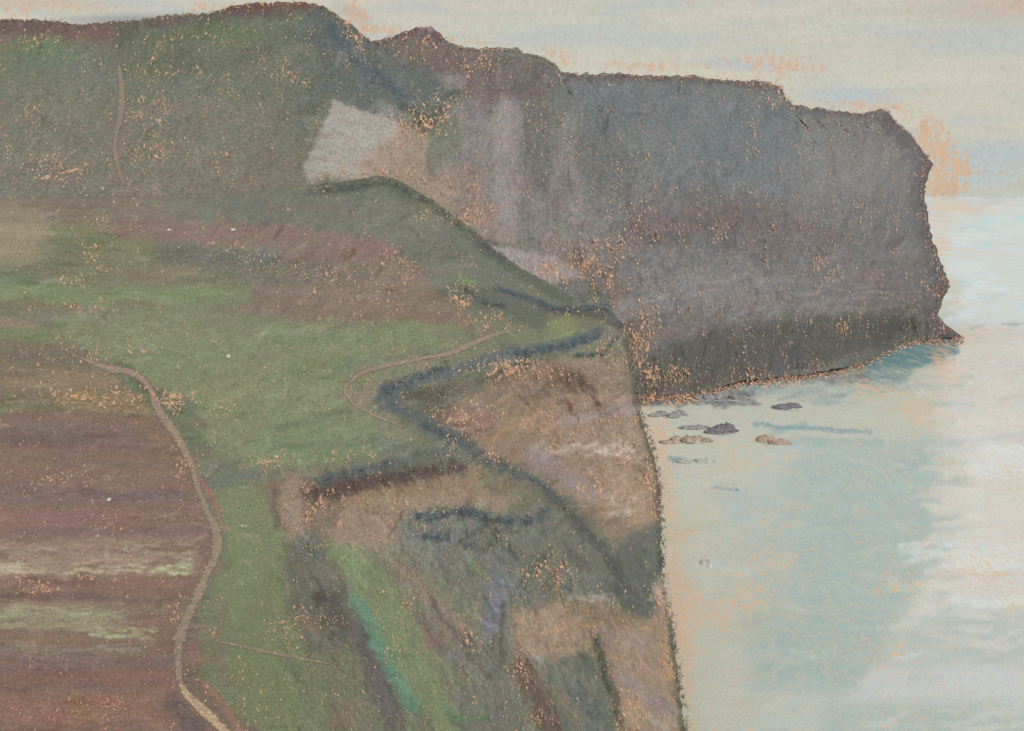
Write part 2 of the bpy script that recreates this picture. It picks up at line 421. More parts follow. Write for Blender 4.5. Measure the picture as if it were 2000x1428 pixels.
# ------------------------------------------------------------------ far land: hill, chalk scar and headland
T = [(-500, 48), (0, 35), (90, 36), (160, 46), (240, 40), (330, 28), (410, 24), (460, 8), (520, 4), (600, 3), (630, 12), (655, 24), (700, 58), (725, 78), (745, 76), (790, 62),
     (822, 50), (845, 54), (872, 78), (905, 92), (960, 92), (1010, 92), (1025, 104), (1060, 110), (1082, 120), (1096, 140), (1130, 144), (1180, 142), (1250, 146),
     (1350, 148), (1420, 156), (1500, 160), (1524, 170), (1530, 188), (1545, 204), (1600, 212), (1690, 222), (1718, 213), (1732, 218), (1745, 236)]
RR = [(236, 1745), (262, 1770), (275, 1790), (300, 1806), (322, 1825), (340, 1812), (380, 1806), (420, 1812), (470, 1822), (520, 1842), (560, 1856), (590, 1840), (612, 1832), (635, 1846), (650, 1872), (664, 1880)]
BB = [(-500, 480), (600, 520), (1000, 720), (1150, 790), (1260, 778), (1330, 776), (1400, 762), (1450, 748), (1560, 738), (1680, 716), (1720, 694), (1760, 672), (1820, 666), (1880, 664)]
NU, NV = 700, 300
u = np.linspace(0, 1, NU); v = np.linspace(0, 1, NV)
tx = -500 + u * (1745 + 500); ty = curve(T, tx) + 2.2 * vnoise(tx / 4, tx * 0, 3) + 2.0 * vnoise(tx / 11, tx * 0, 4)
bx = -500 + u * 2380; by = curve(BB, bx) + 2.5 * vnoise(bx / 7, bx * 0, 6)
ry = 236 + v * (664 - 236); rx = curve(RR, ry) + 2.5 * vnoise(ry / 5, ry * 0, 8)
ly = 48 + v * (480 - 48); lx = np.full(NV, -500.)
tx[-1], ty[-1] = rx[0], ry[0]; bx[-1], by[-1] = rx[-1], ry[-1]
U, Vv = np.meshgrid(u, v)
def coons(t, b, l, r):
    return ((1 - Vv) * t[None] + Vv * b[None] + (1 - U) * l[:, None] + U * r[:, None]
            - ((1 - U) * (1 - Vv) * t[0] + U * (1 - Vv) * t[-1] + (1 - U) * Vv * b[0] + U * Vv * b[-1]))
FX = coons(tx, bx, lx, rx); FY = coons(ty, by, ly, ry)
far_pts = [(-500, 480, 285), (-500, 250, 350), (-500, 48, 425), (0, 450, 290), (300, 450, 292), (600, 480, 305), (0, 250, 348), (300, 250, 352), (500, 200, 368), (0, 40, 425), (300, 34, 428),
           (600, 8, 430), (740, 80, 440), (900, 190, 432), (640, 210, 398), (600, 330, 352), (720, 340, 368), (700, 250, 392), (850, 300, 402), (850, 220, 418), (760, 150, 424), (900, 430, 392),
           (900, 100, 448), (1000, 480, 398), (1000, 300, 420), (1050, 300, 432), (1000, 110, 455), (1100, 145, 462), (1100, 300, 436), (1150, 790, 398), (1250, 600, 416), (1250, 400, 430), (1250, 150, 470),
           (1260, 778, 406), (1400, 762, 424), (1560, 738, 453), (1680, 716, 483), (1760, 672, 556), (1880, 664, 572), (1400, 500, 446), (1400, 300, 460), (1400, 160, 486),
           (1540, 200, 505), (1560, 400, 480), (1560, 600, 466), (1700, 230, 535), (1700, 400, 520), (1700, 600, 512), (1800, 300, 572), (1800, 450, 562), (1850, 560, 575), (1830, 630, 568)]
DF = TPS(far_pts)(FX, FY)
face = np.clip((FX - 880) / 120, 0, 1) * np.clip((Vv - .02) / .1, 0, 1)
DF = DF * (1 + face * (0.012 * fbm(FX / 55, FY / 190, 4, 31) + 0.004 * fbm(FX / 14, FY / 30, 3, 35))
           + (1 - face) * .006 * fbm(FX / 60, FY / 40, 4, 41))
DF = DF + 4 * np.clip((U - .985) / .015, 0, 1) ** 2 + 3 * np.clip((.02 - Vv) / .02, 0, 1) ** 2
dsea = EYE * F / np.maximum(FY - HY, 1) * 1.004
low = (Vv > .995)
DF = np.where(low & (FX > 1180), np.maximum(DF, dsea), DF)
def far_xyz(x, y, D): return world(x, y, D)
VF = world(FX, FY, DF)
VF[-1, :, 2] = np.where(FX[-1] > 1180, -1.5, VF[-1, :, 2])

C = Cover((104, 106, 98)); FAR = C
C.poly([(-560, 130), (640, 110), (600, 340), (560, 480), (-560, 480)], (107, 109, 98), 1, 20)
C.line([(-560, 45), (0, 45), (160, 62), (250, 60)], 46, (97, 83, 79), 1, .3)
C.line([(-560, 70), (0, 88), (110, 80), (210, 66)], 26, (114, 88, 78), .75)
C.line([(235, 52), (400, 36), (470, 24), (640, 22)], 26, (88, 85, 76), .9); C.line([(445, 14), (640, 10)], 20, (94, 74, 68), .9)
C.blob(90, 105, 90, 42, (84, 124, 90), .8); C.blob(30, 110, 90, 30, (104, 112, 86), .5)
C.line([(250, 90), (400, 80), (570, 70)], 60, (88, 98, 78), .7); C.line([(340, 118), (440, 132), (520, 100)], 36, (82, 88, 74), .7)
C.blob(430, 55, 80, 20, (84, 106, 78), .6); C.line([(590, 46), (605, 90)], 26, (86, 116, 86), .7); C.blob(470, 80, 60, 18, (112, 96, 86), .5)
C.blob(10, 220, 120, 60, (114, 103, 97), .6); C.line([(-300, 330), (0, 330), (160, 340)], 50, (116, 104, 95), .7)
C.blob(180, 160, 110, 60, (108, 106, 104), .5); C.blob(430, 190, 150, 50, (104, 108, 104), .5)
C.blob(330, 290, 140, 60, (106, 106, 98), .5); C.line([(170, 330), (260, 360), (560, 365)], 30, (112, 104, 96), .6)
C.poly([(620, 20), (700, 55), (750, 85), (880, 170), (905, 200), (860, 262), (800, 262), (700, 215), (650, 195), (600, 260), (560, 180), (570, 60)], (86, 98, 90), .9, 14)
C.line([(640, 50), (690, 112), (760, 165), (790, 190)], 20, (70, 92, 92), .75); C.line([(660, 30), (740, 90), (830, 130)], 20, (96, 92, 84), .5)
C.line([(640, 190), (600, 250), (575, 300)], 24, (88, 98, 84), .8)
C.poly([(640, 196), (700, 215), (790, 240), (850, 258), (885, 320), (960, 470), (880, 430), (740, 350), (600, 350), (580, 322), (615, 240)], (138, 124, 110), 1, 8)
C.poly([(645, 200), (700, 216), (770, 242), (775, 270), (715, 290), (700, 340), (600, 345), (596, 318), (622, 245)], (147, 144, 135), .95, 8)
C.hatch((600, 220, 780, 345), 60, -2, 30, 2.4, (164, 160, 152), .5, 6, 6); C.hatch((600, 240, 760, 345), 26, -2, 30, 5, (136, 122, 106), .5, 6, 20)
C.line([(578, 330), (622, 262)], 18, (118, 102, 78), .8)
C.line([(790, 225), (840, 250), (880, 225)], 34, (76, 82, 72), .85); C.line([(862, 210), (892, 180)], 20, (70, 80, 70), .7)
C.line([(740, 205), (800, 232)], 18, (120, 128, 120), .7)
C.poly([(880, 90), (1090, 130), (1120, 200), (960, 210), (890, 170), (760, 90), (790, 60), (830, 50)], (102, 92, 89), .95, 12)
C.line([(735, 82), (790, 66), (830, 56), (866, 78)], 14, (90, 76, 76), .9); C.blob(838, 58, 16, 14, (142, 142, 150), .7)
C.blob(885, 155, 34, 24, (130, 124, 120), .8); C.blob(990, 140, 110, 50, (100, 98, 92), .7)
C.poly([(870, 200), (1010, 190), (1140, 240), (1200, 420), (1180, 560), (960, 470), (900, 400)], (117, 113, 109), .95, 24)
C.line([(985, 210), (985, 300), (990, 460)], 46, (134, 127, 123), .8); C.line([(1110, 240), (1130, 420)], 34, (126, 122, 118), .6)
C.line([(1052, 220), (1052, 300), (1060, 360)], 56, (100, 99, 93), .85); C.poly([(1060, 330), (1130, 360), (1130, 440), (1060, 430)], (104, 100, 96), .5, 16)
C.blob(862, 280, 28, 60, (104, 110, 98), 1.0); C.blob(886, 265, 22, 50, (102, 110, 98), 1.0); C.blob(848, 320, 22, 40, (108, 110, 98), .8)
C.line([(900, 340), (960, 440), (990, 470)], 40, (134, 118, 106), .7)
C.poly([(1100, 146), (1300, 150), (1530, 180), (1560, 260), (1500, 400), (1300, 380), (1150, 330), (1060, 220)], (99, 108, 104), 1, 20)
C.line([(1090, 200), (1140, 280), (1150, 330)], 70, (98, 98, 91), .8); C.blob(1180, 190, 100, 40, (98, 110, 112), .7); C.blob(1330, 190, 120, 46, (96, 111, 108), .7)
C.line([(1110, 150), (1300, 154), (1420, 160), (1525, 176)], 11, (90, 80, 78), .9); C.line([(1525, 175), (1560, 212), (1700, 226), (1740, 232)], 20, (90, 83, 83), .85)
C.poly([(1560, 235), (1750, 240), (1800, 330), (1790, 480), (1600, 440), (1480, 400), (1520, 280)], (116, 115, 112), .95, 24)
C.poly([(1250, 380), (1500, 400), (1800, 480), (1840, 620), (1560, 620), (1300, 700), (1210, 640), (1180, 480)], (107, 102, 98), .95, 30)
C.poly([(1350, 360), (1500, 370), (1560, 440), (1480, 500), (1330, 470)], (106, 98, 95), .5, 24); C.blob(1280, 450, 90, 50, (108, 98, 96), .6)
C.line([(1210, 420), (1260, 360), (1360, 300)], 60, (104, 106, 104), .6); C.blob(1520, 370, 100, 60, (110, 116, 114), .7)
C.line([(1250, 590), (1350, 560), (1480, 545)], 50, (124, 120, 117), .8); C.line([(1300, 600), (1500, 570)], 24, (128, 124, 122), .6)
C.blob(1640, 540, 120, 40, (118, 113, 112), .6); C.blob(1380, 470, 60, 30, (98, 106, 108), .6); C.blob(1660, 330, 120, 60, (122, 122, 118), .6)
C.line([(1745, 240), (1800, 300), (1800, 430), (1825, 500), (1845, 560), (1825, 610), (1840, 640), (1872, 656)], 46, (93, 86, 86), .85)
C.line([(1700, 400), (1760, 460)], 60, (104, 98, 97), .5)
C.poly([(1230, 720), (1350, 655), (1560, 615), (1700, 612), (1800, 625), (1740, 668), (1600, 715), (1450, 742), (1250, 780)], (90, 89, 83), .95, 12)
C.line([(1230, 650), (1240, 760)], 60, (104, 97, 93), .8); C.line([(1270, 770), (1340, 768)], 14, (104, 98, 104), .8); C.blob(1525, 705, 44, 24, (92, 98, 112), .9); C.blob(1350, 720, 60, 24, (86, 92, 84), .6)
C.line([(1450, 735), (1600, 725), (1680, 714)], 10, (108, 108, 104), .7)
C.poly([(955, 478), (1010, 486), (1110, 515), (1140, 540), (1060, 545), (1000, 520)], (138, 130, 126), 1, 6)
C.line([(1120, 520), (1200, 545), (1240, 600)], 50, (116, 104, 98), .7); C.blob(1230, 600, 50, 30, (126, 121, 120), .7)
C.line([(940, 470), (1010, 485)], 10, (84, 82, 74), .8)
C.hatch((1230, 280, 1800, 620), 300, 38, 46, 5, (124, 121, 118), .35, 7, 24); C.hatch((1230, 540, 1800, 620), 60, 3, 60, 2.5, (146, 142, 140), .35, 7, 8)
C.hatch((1130, 170, 1520, 420), 150, -50, 34, 6, (108, 116, 114), .3, 6, 20); C.hatch((1150, 380, 1800, 560), 120, 70, 34, 6, (96, 90, 88), .3, 6, 20)
C.hatch((900, 200, 1150, 480), 120, 85, 40, 4, (134, 128, 126), .4, 7, 8); C.hatch((0, 120, 600, 360), 260, 30, 50, 7, (104, 108, 100), .3, 7, 25)
C.poly([(1090, 150), (1500, 170), (1790, 260), (1830, 480), (1830, 610), (1560, 600), (1250, 640), (1180, 480), (1100, 300)], (104, 108, 108), .42, 30)
C.blob(1420, 300, 240, 110, (104, 114, 113), .45); C.blob(1640, 480, 160, 90, (112, 112, 110), .5); C.blob(1330, 520, 140, 60, (112, 113, 112), .5)
C.hatch((1250, 480, 1790, 600), 90, 5, 90, 7, (122, 121, 118), .4, 6, 10)
C.hatch((1000, 210, 1140, 460), 30, 86, 90, 9, (124, 121, 117), .5, 6, 6)
C.line([(1455, 376), (1482, 380)], 2, (190, 188, 186), .8); C.line([(1434, 652), (1450, 657)], 2.5, (176, 184, 190), .8)
C.hatch((240, 60, 640, 330), 160, 40, 60, 12, (98, 106, 88), .35, 7, 20); C.hatch((0, 90, 640, 380), 110, 30, 50, 14, (106, 106, 92), .35, 6, 25); C.hatch((0, 90, 500, 380), 90, 50, 50, 14, (94, 108, 84), .35, 6, 25)
for q in [(90, 105, 90, 40, (86, 120, 88)), (430, 70, 110, 26, (86, 110, 78)), (330, 130, 120, 40, (84, 94, 74)), (20, 150, 80, 50, (104, 112, 88)), (240, 210, 100, 60, (104, 108, 92)), (560, 250, 80, 60, (98, 106, 94)), (500, 320, 140, 40, (112, 106, 94)), (200, 90, 70, 30, (98, 96, 84))]:
    C.blob(*q, .55); C.hatch((0, 200, 560, 380), 90, 10, 90, 14, (114, 108, 98), .35, 6, 12)
C.hatch((900, 150, 1800, 620), 240, 50, 70, 12, (112, 110, 107), .3, 8, 30)
C.vary((-500, 20, 1880, 760), 3000, 40, 30, 6, 6, 40)
C.vary((-100, 10, 1880, 780), 7000, 62, 30, 3.2, 8, 22)
C.poly([(648, 198), (700, 214), (775, 240), (772, 268), (716, 292), (700, 340), (602, 346), (592, 322), (620, 246)], (146, 143, 134), .8, 5)
C.line([(588, 330), (640, 205)], 12, (98, 98, 84), .8); C.hatch((600, 215, 760, 345), 70, -2, 26, 2.4, (162, 159, 152), .45, 6, 5); C.hatch((600, 235, 760, 345), 30, -2, 26, 4, (132, 120, 106), .45, 6, 8)
C.poly([(955, 478), (1010, 484), (1110, 512), (1150, 545), (1060, 548), (1000, 524)], (140, 133, 129), .95, 5)
C.poly([(60, 110), (560, 80), (620, 200), (580, 330), (0, 370), (0, 140)], (98, 106, 90), .32, 40)
for q in [(1290, 440, 110, 60, (108, 99, 97)), (1440, 425, 130, 60, (104, 95, 93)), (1700, 560, 110, 50, (112, 104, 102)), (1220, 220, 130, 60, (97, 108, 106)), (1450, 290, 150, 90, (100, 111, 110)), (1660, 340, 140, 90, (119, 119, 116)), (1360, 560, 140, 40, (120, 117, 114)), (1560, 470, 120, 50, (106, 99, 97)), (1180, 330, 70, 80, (100, 102, 97))]:
    C.blob(*q, .6)
C.line([(985, 210), (985, 300), (990, 455)], 40, (134, 128, 123), .6); C.line([(1110, 240), (1128, 420)], 28, (126, 122, 118), .5); C.line([(1052, 230), (1056, 350)], 44, (98, 98, 93), .6)
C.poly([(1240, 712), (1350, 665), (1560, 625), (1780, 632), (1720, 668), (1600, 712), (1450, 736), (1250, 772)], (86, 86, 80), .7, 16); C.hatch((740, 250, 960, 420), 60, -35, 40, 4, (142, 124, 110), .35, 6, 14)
C.hatch((1240, 540, 1800, 615), 90, 4, 60, 2.8, (140, 137, 134), .35, 8, 8)
C.a[..., 3] = -.10
C.bare([(60, 85, 110, 30, .9), (60, 230, 60, 60, .9), (120, 340, 100, 50, 1.2), (290, 300, 90, 50, 1.2), (290, 220, 90, 50, .9), (420, 300, 70, 30, .9), (340, 140, 160, 40, .8),
        (360, 80, 110, 40, .6), (500, 140, 90, 40, .9), (600, 155, 70, 30, .7), (820, 240, 90, 46, 1.7), (880, 200, 60, 50, .9), (820, 95, 100, 30, 1.1), (700, 70, 60, 50, 1.1), (960, 130, 110, 50, .6),
        (740, 340, 160, 30, 1.2), (900, 430, 110, 40, .9), (1060, 230, 60, 60, .5), (930, 400, 50, 80, .7), (1160, 520, 130, 70, 1.3), (1240, 620, 100, 90, 1.0), (1080, 530, 60, 40, 1.0),
        (1230, 420, 120, 140, .45), (1380, 430, 90, 60, .35), (1510, 175, 60, 50, 1.3), (1600, 520, 80, 60, .7), (1280, 740, 120, 50, 1.0), (1430, 735, 180, 30, .9), (1600, 725, 120, 30, 1.1), (1680, 640, 100, 30, .7),
        (1250, 690, 70, 60, .8), (1815, 400, 30, 130, .9), (1850, 620, 50, 60, 1.2), (1340, 148, 400, 12, 1.0), (1640, 212, 140, 12, .9), (1010, 85, 120, 18, 1.0), (1790, 560, 60, 60, .5), (1100, 300, 60, 40, .4)])
mat_far = ground_mat('headland_ground', [(1e6, 3.6, .6)], .55, grain=.30)
smpF = C.sample(FX, FY)

def land(name_rule, V, FXs, smp, mat, skirts, fac):
    """splits one continuous sheet of ground into its named structures (they share their border vertices' positions)"""
    nr, nc = V.shape[:2]
    Q = quads(nr, nc)
    flat = V.reshape(-1, 3); cs = smp.reshape(-1, 4)
    keys = name_rule(Q)
    fi = np.arange((nr - 1) * (nc - 1)).reshape(nr - 1, nc - 1)
    main = np.zeros(fi.shape, bool); main[3:, :-skirts] = True; main = main.ravel()
    for name in np.unique(keys):
        sel = keys == name; q = Q[sel]; ids, inv = np.unique(q, return_inverse=True)
        o = mesh_obj(str(name), flat[ids], inv.reshape(-1, 4), mat, lin_arr(cs[ids, :3]) * fac, cs[ids, 3], smooth=main[sel])
        tag(o, kind='structure')

# back slopes behind the skyline and round the point
def skirt_rows(Vg, offs, edge):
    rows = []
    base = Vg[0] if edge == 'top' else Vg[:, -1]
    for (dy, dz) in offs:
        r = base.copy(); r[:, 1] += dy; r[:, 2] = np.maximum(r[:, 2] + dz, -3)
        rows.append(r)
    return rows
def with_skirts(Vg, smp, gx, gy, offs_top, offs_right):
    top = skirt_rows(Vg, offs_top, 'top')
    for r in top: Vg = np.concatenate([r[None], Vg], 0); smp = np.concatenate([smp[:1], smp], 0); gx = np.concatenate([gx[:1], gx], 0); gy = np.concatenate([gy[:1], gy], 0)
    n = len(top)
    for (dy, dz) in offs_right:
        r = Vg[:, -1].copy() if (dy, dz) == offs_right[0] else base0.copy()
        if (dy, dz) == offs_right[0]: base0 = r.copy()
        r[n:, 1] += dy; r[n:, 2] = np.maximum(r[n:, 2] + dz, -3)
        r[:n] = r[n]
        Vg = np.concatenate([Vg, r[:, None]], 1); smp = np.concatenate([smp, smp[:, -1:]], 1); gx = np.concatenate([gx, gx[:, -1:]], 1); gy = np.concatenate([gy, gy[:, -1:]], 1)
    return Vg, smp, gx, gy
Vg, sm, gx, gy = with_skirts(VF, smpF, FX, FY, [(15, -5), (60, -30), (160, -70)], [(12, -2), (40, -20), (90, -60)])
def far_rule(Q):
    x = gx.ravel()[Q].mean(1); y = gy.ravel()[Q].mean(1)
    k = np.full(len(Q), 'headland', object)
    k[(x < 640) | ((x < 905) & (y < 262) & ((y < 205) | (x > 640)) & (y < 215 + (x - 640) * .25)) ] = 'hill'
    scar = (x > 585) & (x < 905) & (y > 195 + np.clip((x - 640) * .27, 0, 60)) & (y < 372) & (x > 655 - (y - 195) * .55)
    k[scar] = 'chalk_slope'
    return k
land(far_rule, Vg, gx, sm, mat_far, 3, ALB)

# ------------------------------------------------------------------ near land: spur, meadow, ploughed field and the broken cliff
T2 = [(-500, 392), (0, 386), (250, 384), (450, 376), (580, 362), (640, 358), (700, 350), (740, 342), (780, 352), (830, 382), (880, 416), (930, 452), (965, 488), (1010, 518), (1060, 545), (1110, 574), (1150, 596), (1190, 604), (1215, 632)]
R2 = [(632, 1215), (660, 1222), (700, 1232), (740, 1240), (780, 1243), (830, 1256), (870, 1270), (900, 1278), (950, 1288), (1000, 1290), (1060, 1292), (1120, 1292), (1160, 1302), (1220, 1312), (1300, 1322), (1360, 1330), (1428, 1336), (1650, 1350)]
NU, NV = 660, 470
u = np.linspace(0, 1, NU); v = np.linspace(0, 1, NV)
tx = -500 + u * 1715; ty = curve(T2, tx) + 1.6 * vnoise(tx / 5, tx * 0, 13) + 1.5 * vnoise(tx / 13, tx * 0, 14)
bx = -500 + u * 1850; by = np.full(NU, 1650.)
ry = 632 + v * (1650 - 632); rx = curve(R2, ry) + 2.2 * vnoise(ry / 6, ry * 0, 18) + 2 * vnoise(ry / 17, ry * 0, 19)
ly = 392 + v * (1650 - 392); lx = np.full(NV, -500.)
tx[-1], ty[-1] = rx[0], ry[0]; bx[-1], by[-1] = rx[-1], ry[-1]
U, Vv = np.meshgrid(u, v)
NX = coons(tx, bx, lx, rx); NY = coons(ty, by, ly, ry)
near_pts = [(-500, 1650, 46), (-500, 1200, 76), (-500, 800, 128), (-500, 392, 250), (0, 1650, 47), (350, 1650, 49), (200, 1428, 60), (0, 1200, 78), (350, 1200, 81), (0, 1000, 98), (350, 1000, 101), (0, 800, 130), (300, 800, 132),
            (0, 650, 165), (300, 650, 168), (0, 500, 208), (300, 500, 212), (0, 386, 258), (300, 384, 262), (500, 1428, 63), (480, 1200, 83), (500, 1000, 105), (600, 850, 126), (700, 700, 156), (600, 550, 192), (600, 450, 225),
            (600, 362, 262), (740, 342, 268), (850, 500, 212), (900, 434, 244), (965, 488, 228), (1110, 574, 205), (1215, 635, 184), (1160, 648, 174), (1000, 660, 165), (900, 690, 154), (850, 600, 178), (650, 780, 137),
            (750, 765, 139), (900, 728, 149), (1050, 690, 161), (1180, 672, 172), (770, 795, 135), (900, 868, 124), (620, 925, 114), (800, 895, 120),
            (850, 790, 143), (1000, 770, 158), (1000, 850, 152), (1100, 760, 166), (1100, 880, 158), (1200, 780, 170), (1240, 780, 174), (1270, 900, 168), (1285, 1040, 162), (1180, 980, 154), (1060, 915, 146), (1240, 1040, 156),
            (900, 888, 121), (980, 925, 119), (1060, 980, 117), (1150, 1080, 117), (1210, 1130, 122), (800, 970, 108), (900, 1050, 105), (1050, 1110, 109), (1200, 1230, 124), (1292, 1150, 155), (1310, 1250, 148), (1334, 1428, 140),
            (1200, 1428, 112), (1000, 1428, 92), (1000, 1250, 99), (850, 1250, 92), (850, 1428, 82), (700, 1250, 86), (700, 1428, 74), (700, 1100, 98), (600, 1100, 97), (600, 1250, 82), (1000, 1650, 76), (1200, 1650, 98), (1345, 1650, 125), (700, 1650, 60)]
near_D = TPS(near_pts)
def relief(x, y, D):
    rock = np.clip((x - 760) / 160, 0, 1) * np.clip((y - 690) / 60, 0, 1)
    return D * (1 + rock * (0.016 * fbm(x / 60, y / 110, 4, 51) + .005 * fbm(x / 14, y / 24, 3, 55))
                + (1 - rock) * .003 * fbm(x / 60, y / 26, 4, 61))
DN = relief(NX, NY, near_D(NX, NY))
DN = DN + 2 * np.clip((U - .988) / .012, 0, 1) ** 2 + 5 * np.clip((.02 - Vv) / .02, 0, 1) ** 2
VN = world(NX, NY, DN); VN[..., 2] = np.maximum(VN[..., 2], -2)

C = Cover((110, 112, 94)); NEAR = C
C.poly([(-560, 380), (560, 370), (420, 440), (230, 450), (-560, 470)], (118, 108, 97), .9, 18)
C.poly([(-560, 400), (60, 400), (110, 460), (60, 510), (-560, 520)], (138, 132, 106), .85, 30); C.blob(10, 480, 110, 50, (142, 128, 104), .8)
C.poly([(100, 430), (260, 440), (330, 480), (300, 560), (100, 560)], (114, 117, 88), .8, 26); C.line([(100, 520), (180, 480), (250, 440)], 40, (100, 106, 82), .6)
C.poly([(560, 362), (740, 345), (960, 485), (1110, 575), (1180, 610), (1100, 620), (900, 600), (860, 560), (740, 470), (560, 440), (350, 430), (300, 395)], (104, 110, 97), .95, 14)
C.line([(620, 368), (700, 360), (745, 352), (860, 415), (960, 492)], 26, (84, 94, 82), .8); C.line([(950, 490), (1010, 530), (1110, 585)], 20, (88, 96, 84), .8)
C.line([(-200, 628), (0, 630), (60, 636)], 16, (146, 124, 108), .7); C.line([(60, 640), (120, 680), (200, 716), (290, 730)], 10, (130, 122, 100), .5)
C.line([(240, 445), (420, 455), (600, 465), (740, 490)], 42, (128, 104, 99), .85); C.line([(520, 400), (680, 410)], 20, (112, 104, 96), .5)
C.line([(330, 500), (500, 505), (640, 500)], 44, (98, 102, 96), .85); C.line([(560, 495), (760, 500), (820, 545)], 36, (128, 104, 99), .8)
C.poly([(250, 560), (480, 545), (700, 520), (820, 530), (900, 620), (960, 650), (780, 640), (600, 640), (420, 610), (480, 590)], (122, 107, 96), .9, 18)
C.line([(480, 545), (700, 540)], 26, (106, 102, 94), .7); C.line([(700, 590), (900, 630)], 40, (128, 108, 96), .7); C.line([(230, 530), (400, 530)], 24, (122, 110, 92), .6)
C.line([(-560, 545), (0, 560), (120, 585), (300, 580), (470, 572)], 38, (106, 132, 90), .95); C.line([(0, 540), (120, 565)], 30, (98, 124, 92), .6)
C.line([(30, 590), (160, 605), (300, 600)], 20, (122, 110, 90), .7); C.line([(-560, 600), (60, 605)], 30, (108, 110, 88), .8)
C.line([(130, 640), (360, 620), (560, 655), (880, 655)], 50, (116, 130, 95), .95)
C.poly([(130, 650), (480, 640), (860, 655), (700, 715), (660, 770), (740, 830), (760, 870), (640, 900), (500, 920), (440, 935), (380, 850), (300, 760), (200, 700)], (118, 130, 97), .95, 14)
C.blob(430, 770, 110, 46, (132, 128, 98), .5); C.line([(520, 660), (760, 660)], 30, (106, 132, 92), .7); C.blob(600, 870, 160, 50, (104, 136, 94), .8); C.blob(680, 720, 40, 30, (88, 130, 96), .6); C.line([(560, 740), (660, 720)], 26, (104, 130, 92), .6)
C.line([(540, 840), (640, 810), (740, 800)], 18, (92, 108, 82), .7); C.line([(520, 875), (740, 860)], 10, (86, 104, 78), .6); C.line([(480, 700), (560, 690)], 30, (120, 118, 96), .5)
C.poly([(-560, 660), (70, 660), (200, 720), (300, 800), (150, 800), (-560, 800)], (116, 107, 88), .95, 12); C.line([(0, 690), (160, 700)], 30, (106, 102, 90), .7); C.line([(20, 745), (220, 740)], 26, (136, 120, 98), .7)
C.line([(130, 775), (290, 790)], 36, (132, 116, 84), .7); C.line([(-100, 790), (140, 800)], 20, (110, 112, 82), .8); C.line([(-560, 655), (0, 650), (90, 655)], 22, (110, 126, 88), .9)
C.line([(230, 720), (330, 800), (400, 880), (450, 935)], 34, (96, 112, 86), .9); C.line([(250, 730), (330, 775), (400, 830)], 16, (98, 98, 88), .8); C.blob(380, 790, 26, 20, (88, 132, 92), .6)
C.poly([(395, 880), (470, 900), (540, 920), (560, 960), (440, 980), (410, 940)], (104, 112, 97), .9, 12)
# ploughed strip field
C.poly([(-560, 812), (0, 806), (150, 800), (310, 812), (365, 880), (385, 960), (420, 1030), (415, 1100), (350, 1200), (345, 1330), (440, 1440), (500, 1520), (520, 1700), (-560, 1700)], (122, 102, 91), 1, 8)
def band(y, w_, c, op, x1=360, tilt=0, x0=-560):
    C.line([(x0, y + tilt), (0, y), (x1, y + tilt * .3)], w_, c, op, .6)
band(850, 40, (110, 96, 91), .8, 300); band(835, 8, (112, 118, 92), .6, 130); band(905, 34, (124, 105, 93), .8, 340); band(930, 20, (128, 104, 98), .6, 330); band(968, 30, (112, 98, 98), .8, 370); band(1008, 26, (134, 102, 97), .9, 270)
band(990, 16, (124, 106, 92), .7, 330); band(1040, 20, (122, 102, 96), .8, 400); band(1062, 20, (146, 128, 114), .8, 300); band(1090, 22, (152, 136, 120), .8, 380); band(1112, 24, (150, 138, 116), .7, 330, 6); band(1114, 8, (168, 158, 132), .5, 200)
band(1140, 16, (132, 106, 96), .9, 370); band(1165, 12, (102, 88, 82), .8, 330); band(1185, 20, (134, 122, 104), .8, 330); band(1205, 24, (132, 128, 104), .85, 230); band(1225, 10, (142, 140, 116), .5, 240, -4); band(1250, 18, (124, 108, 90), .8, 300)
band(1268, 12, (128, 124, 110), .7, 280, 12); band(1295, 40, (114, 98, 94), .9, 330); band(1330, 36, (104, 92, 90), .8, 200); band(1325, 30, (132, 98, 90), .8, 340, 0, 170); band(1370, 30, (136, 104, 90), .85, 330); band(1402, 16, (102, 90, 86), .8, 80); band(1400, 36, (142, 104, 92), .7, 300, 0, 90); band(1440, 40, (122, 98, 90), .8, 420)
C.line([(150, 1360), (165, 1400)], 24, (132, 102, 68), .8); C.blob(260, 1410, 30, 20, (100, 84, 78), .7)
C.hatch((0, 1045, 380, 1125), 60, 2, 30, 2.4, (166, 164, 134), .5, 8, 6); C.hatch((310, 1105, 378, 1122), 22, 2, 12, 4, (178, 200, 142), .8, 5, 10); C.hatch((340, 1075, 380, 1095), 10, 2, 12, 3, (176, 196, 142), .8, 5, 10)
C.hatch((-10, 1185, 200, 1235), 60, 3, 36, 3, (152, 154, 122), .5, 6, 6); C.hatch((190, 1225, 300, 1250), 26, -12, 20, 4, (164, 180, 132), .7, 6, 8); C.hatch((0, 1255, 300, 1285), 30, 5, 60, 3, (142, 138, 122), .6, 6, 5)
C.hatch((-200, 820, 380, 1040), 140, 0, 90, 6, (112, 96, 92), .35, 9, 4); C.hatch((-200, 1290, 340, 1440), 90, 0, 80, 7, (130, 102, 90), .35, 9, 6); C.hatch((-200, 1050, 380, 1180), 70, 1, 70, 4, (116, 94, 88), .5, 9, 5)
C.hatch((-200, 820, 380, 1440), 160, 0, 110, 12, (130, 106, 90), .35, 6, 4)
C.line([(280, 830), (350, 900), (375, 960)], 40, (122, 104, 84), .6)
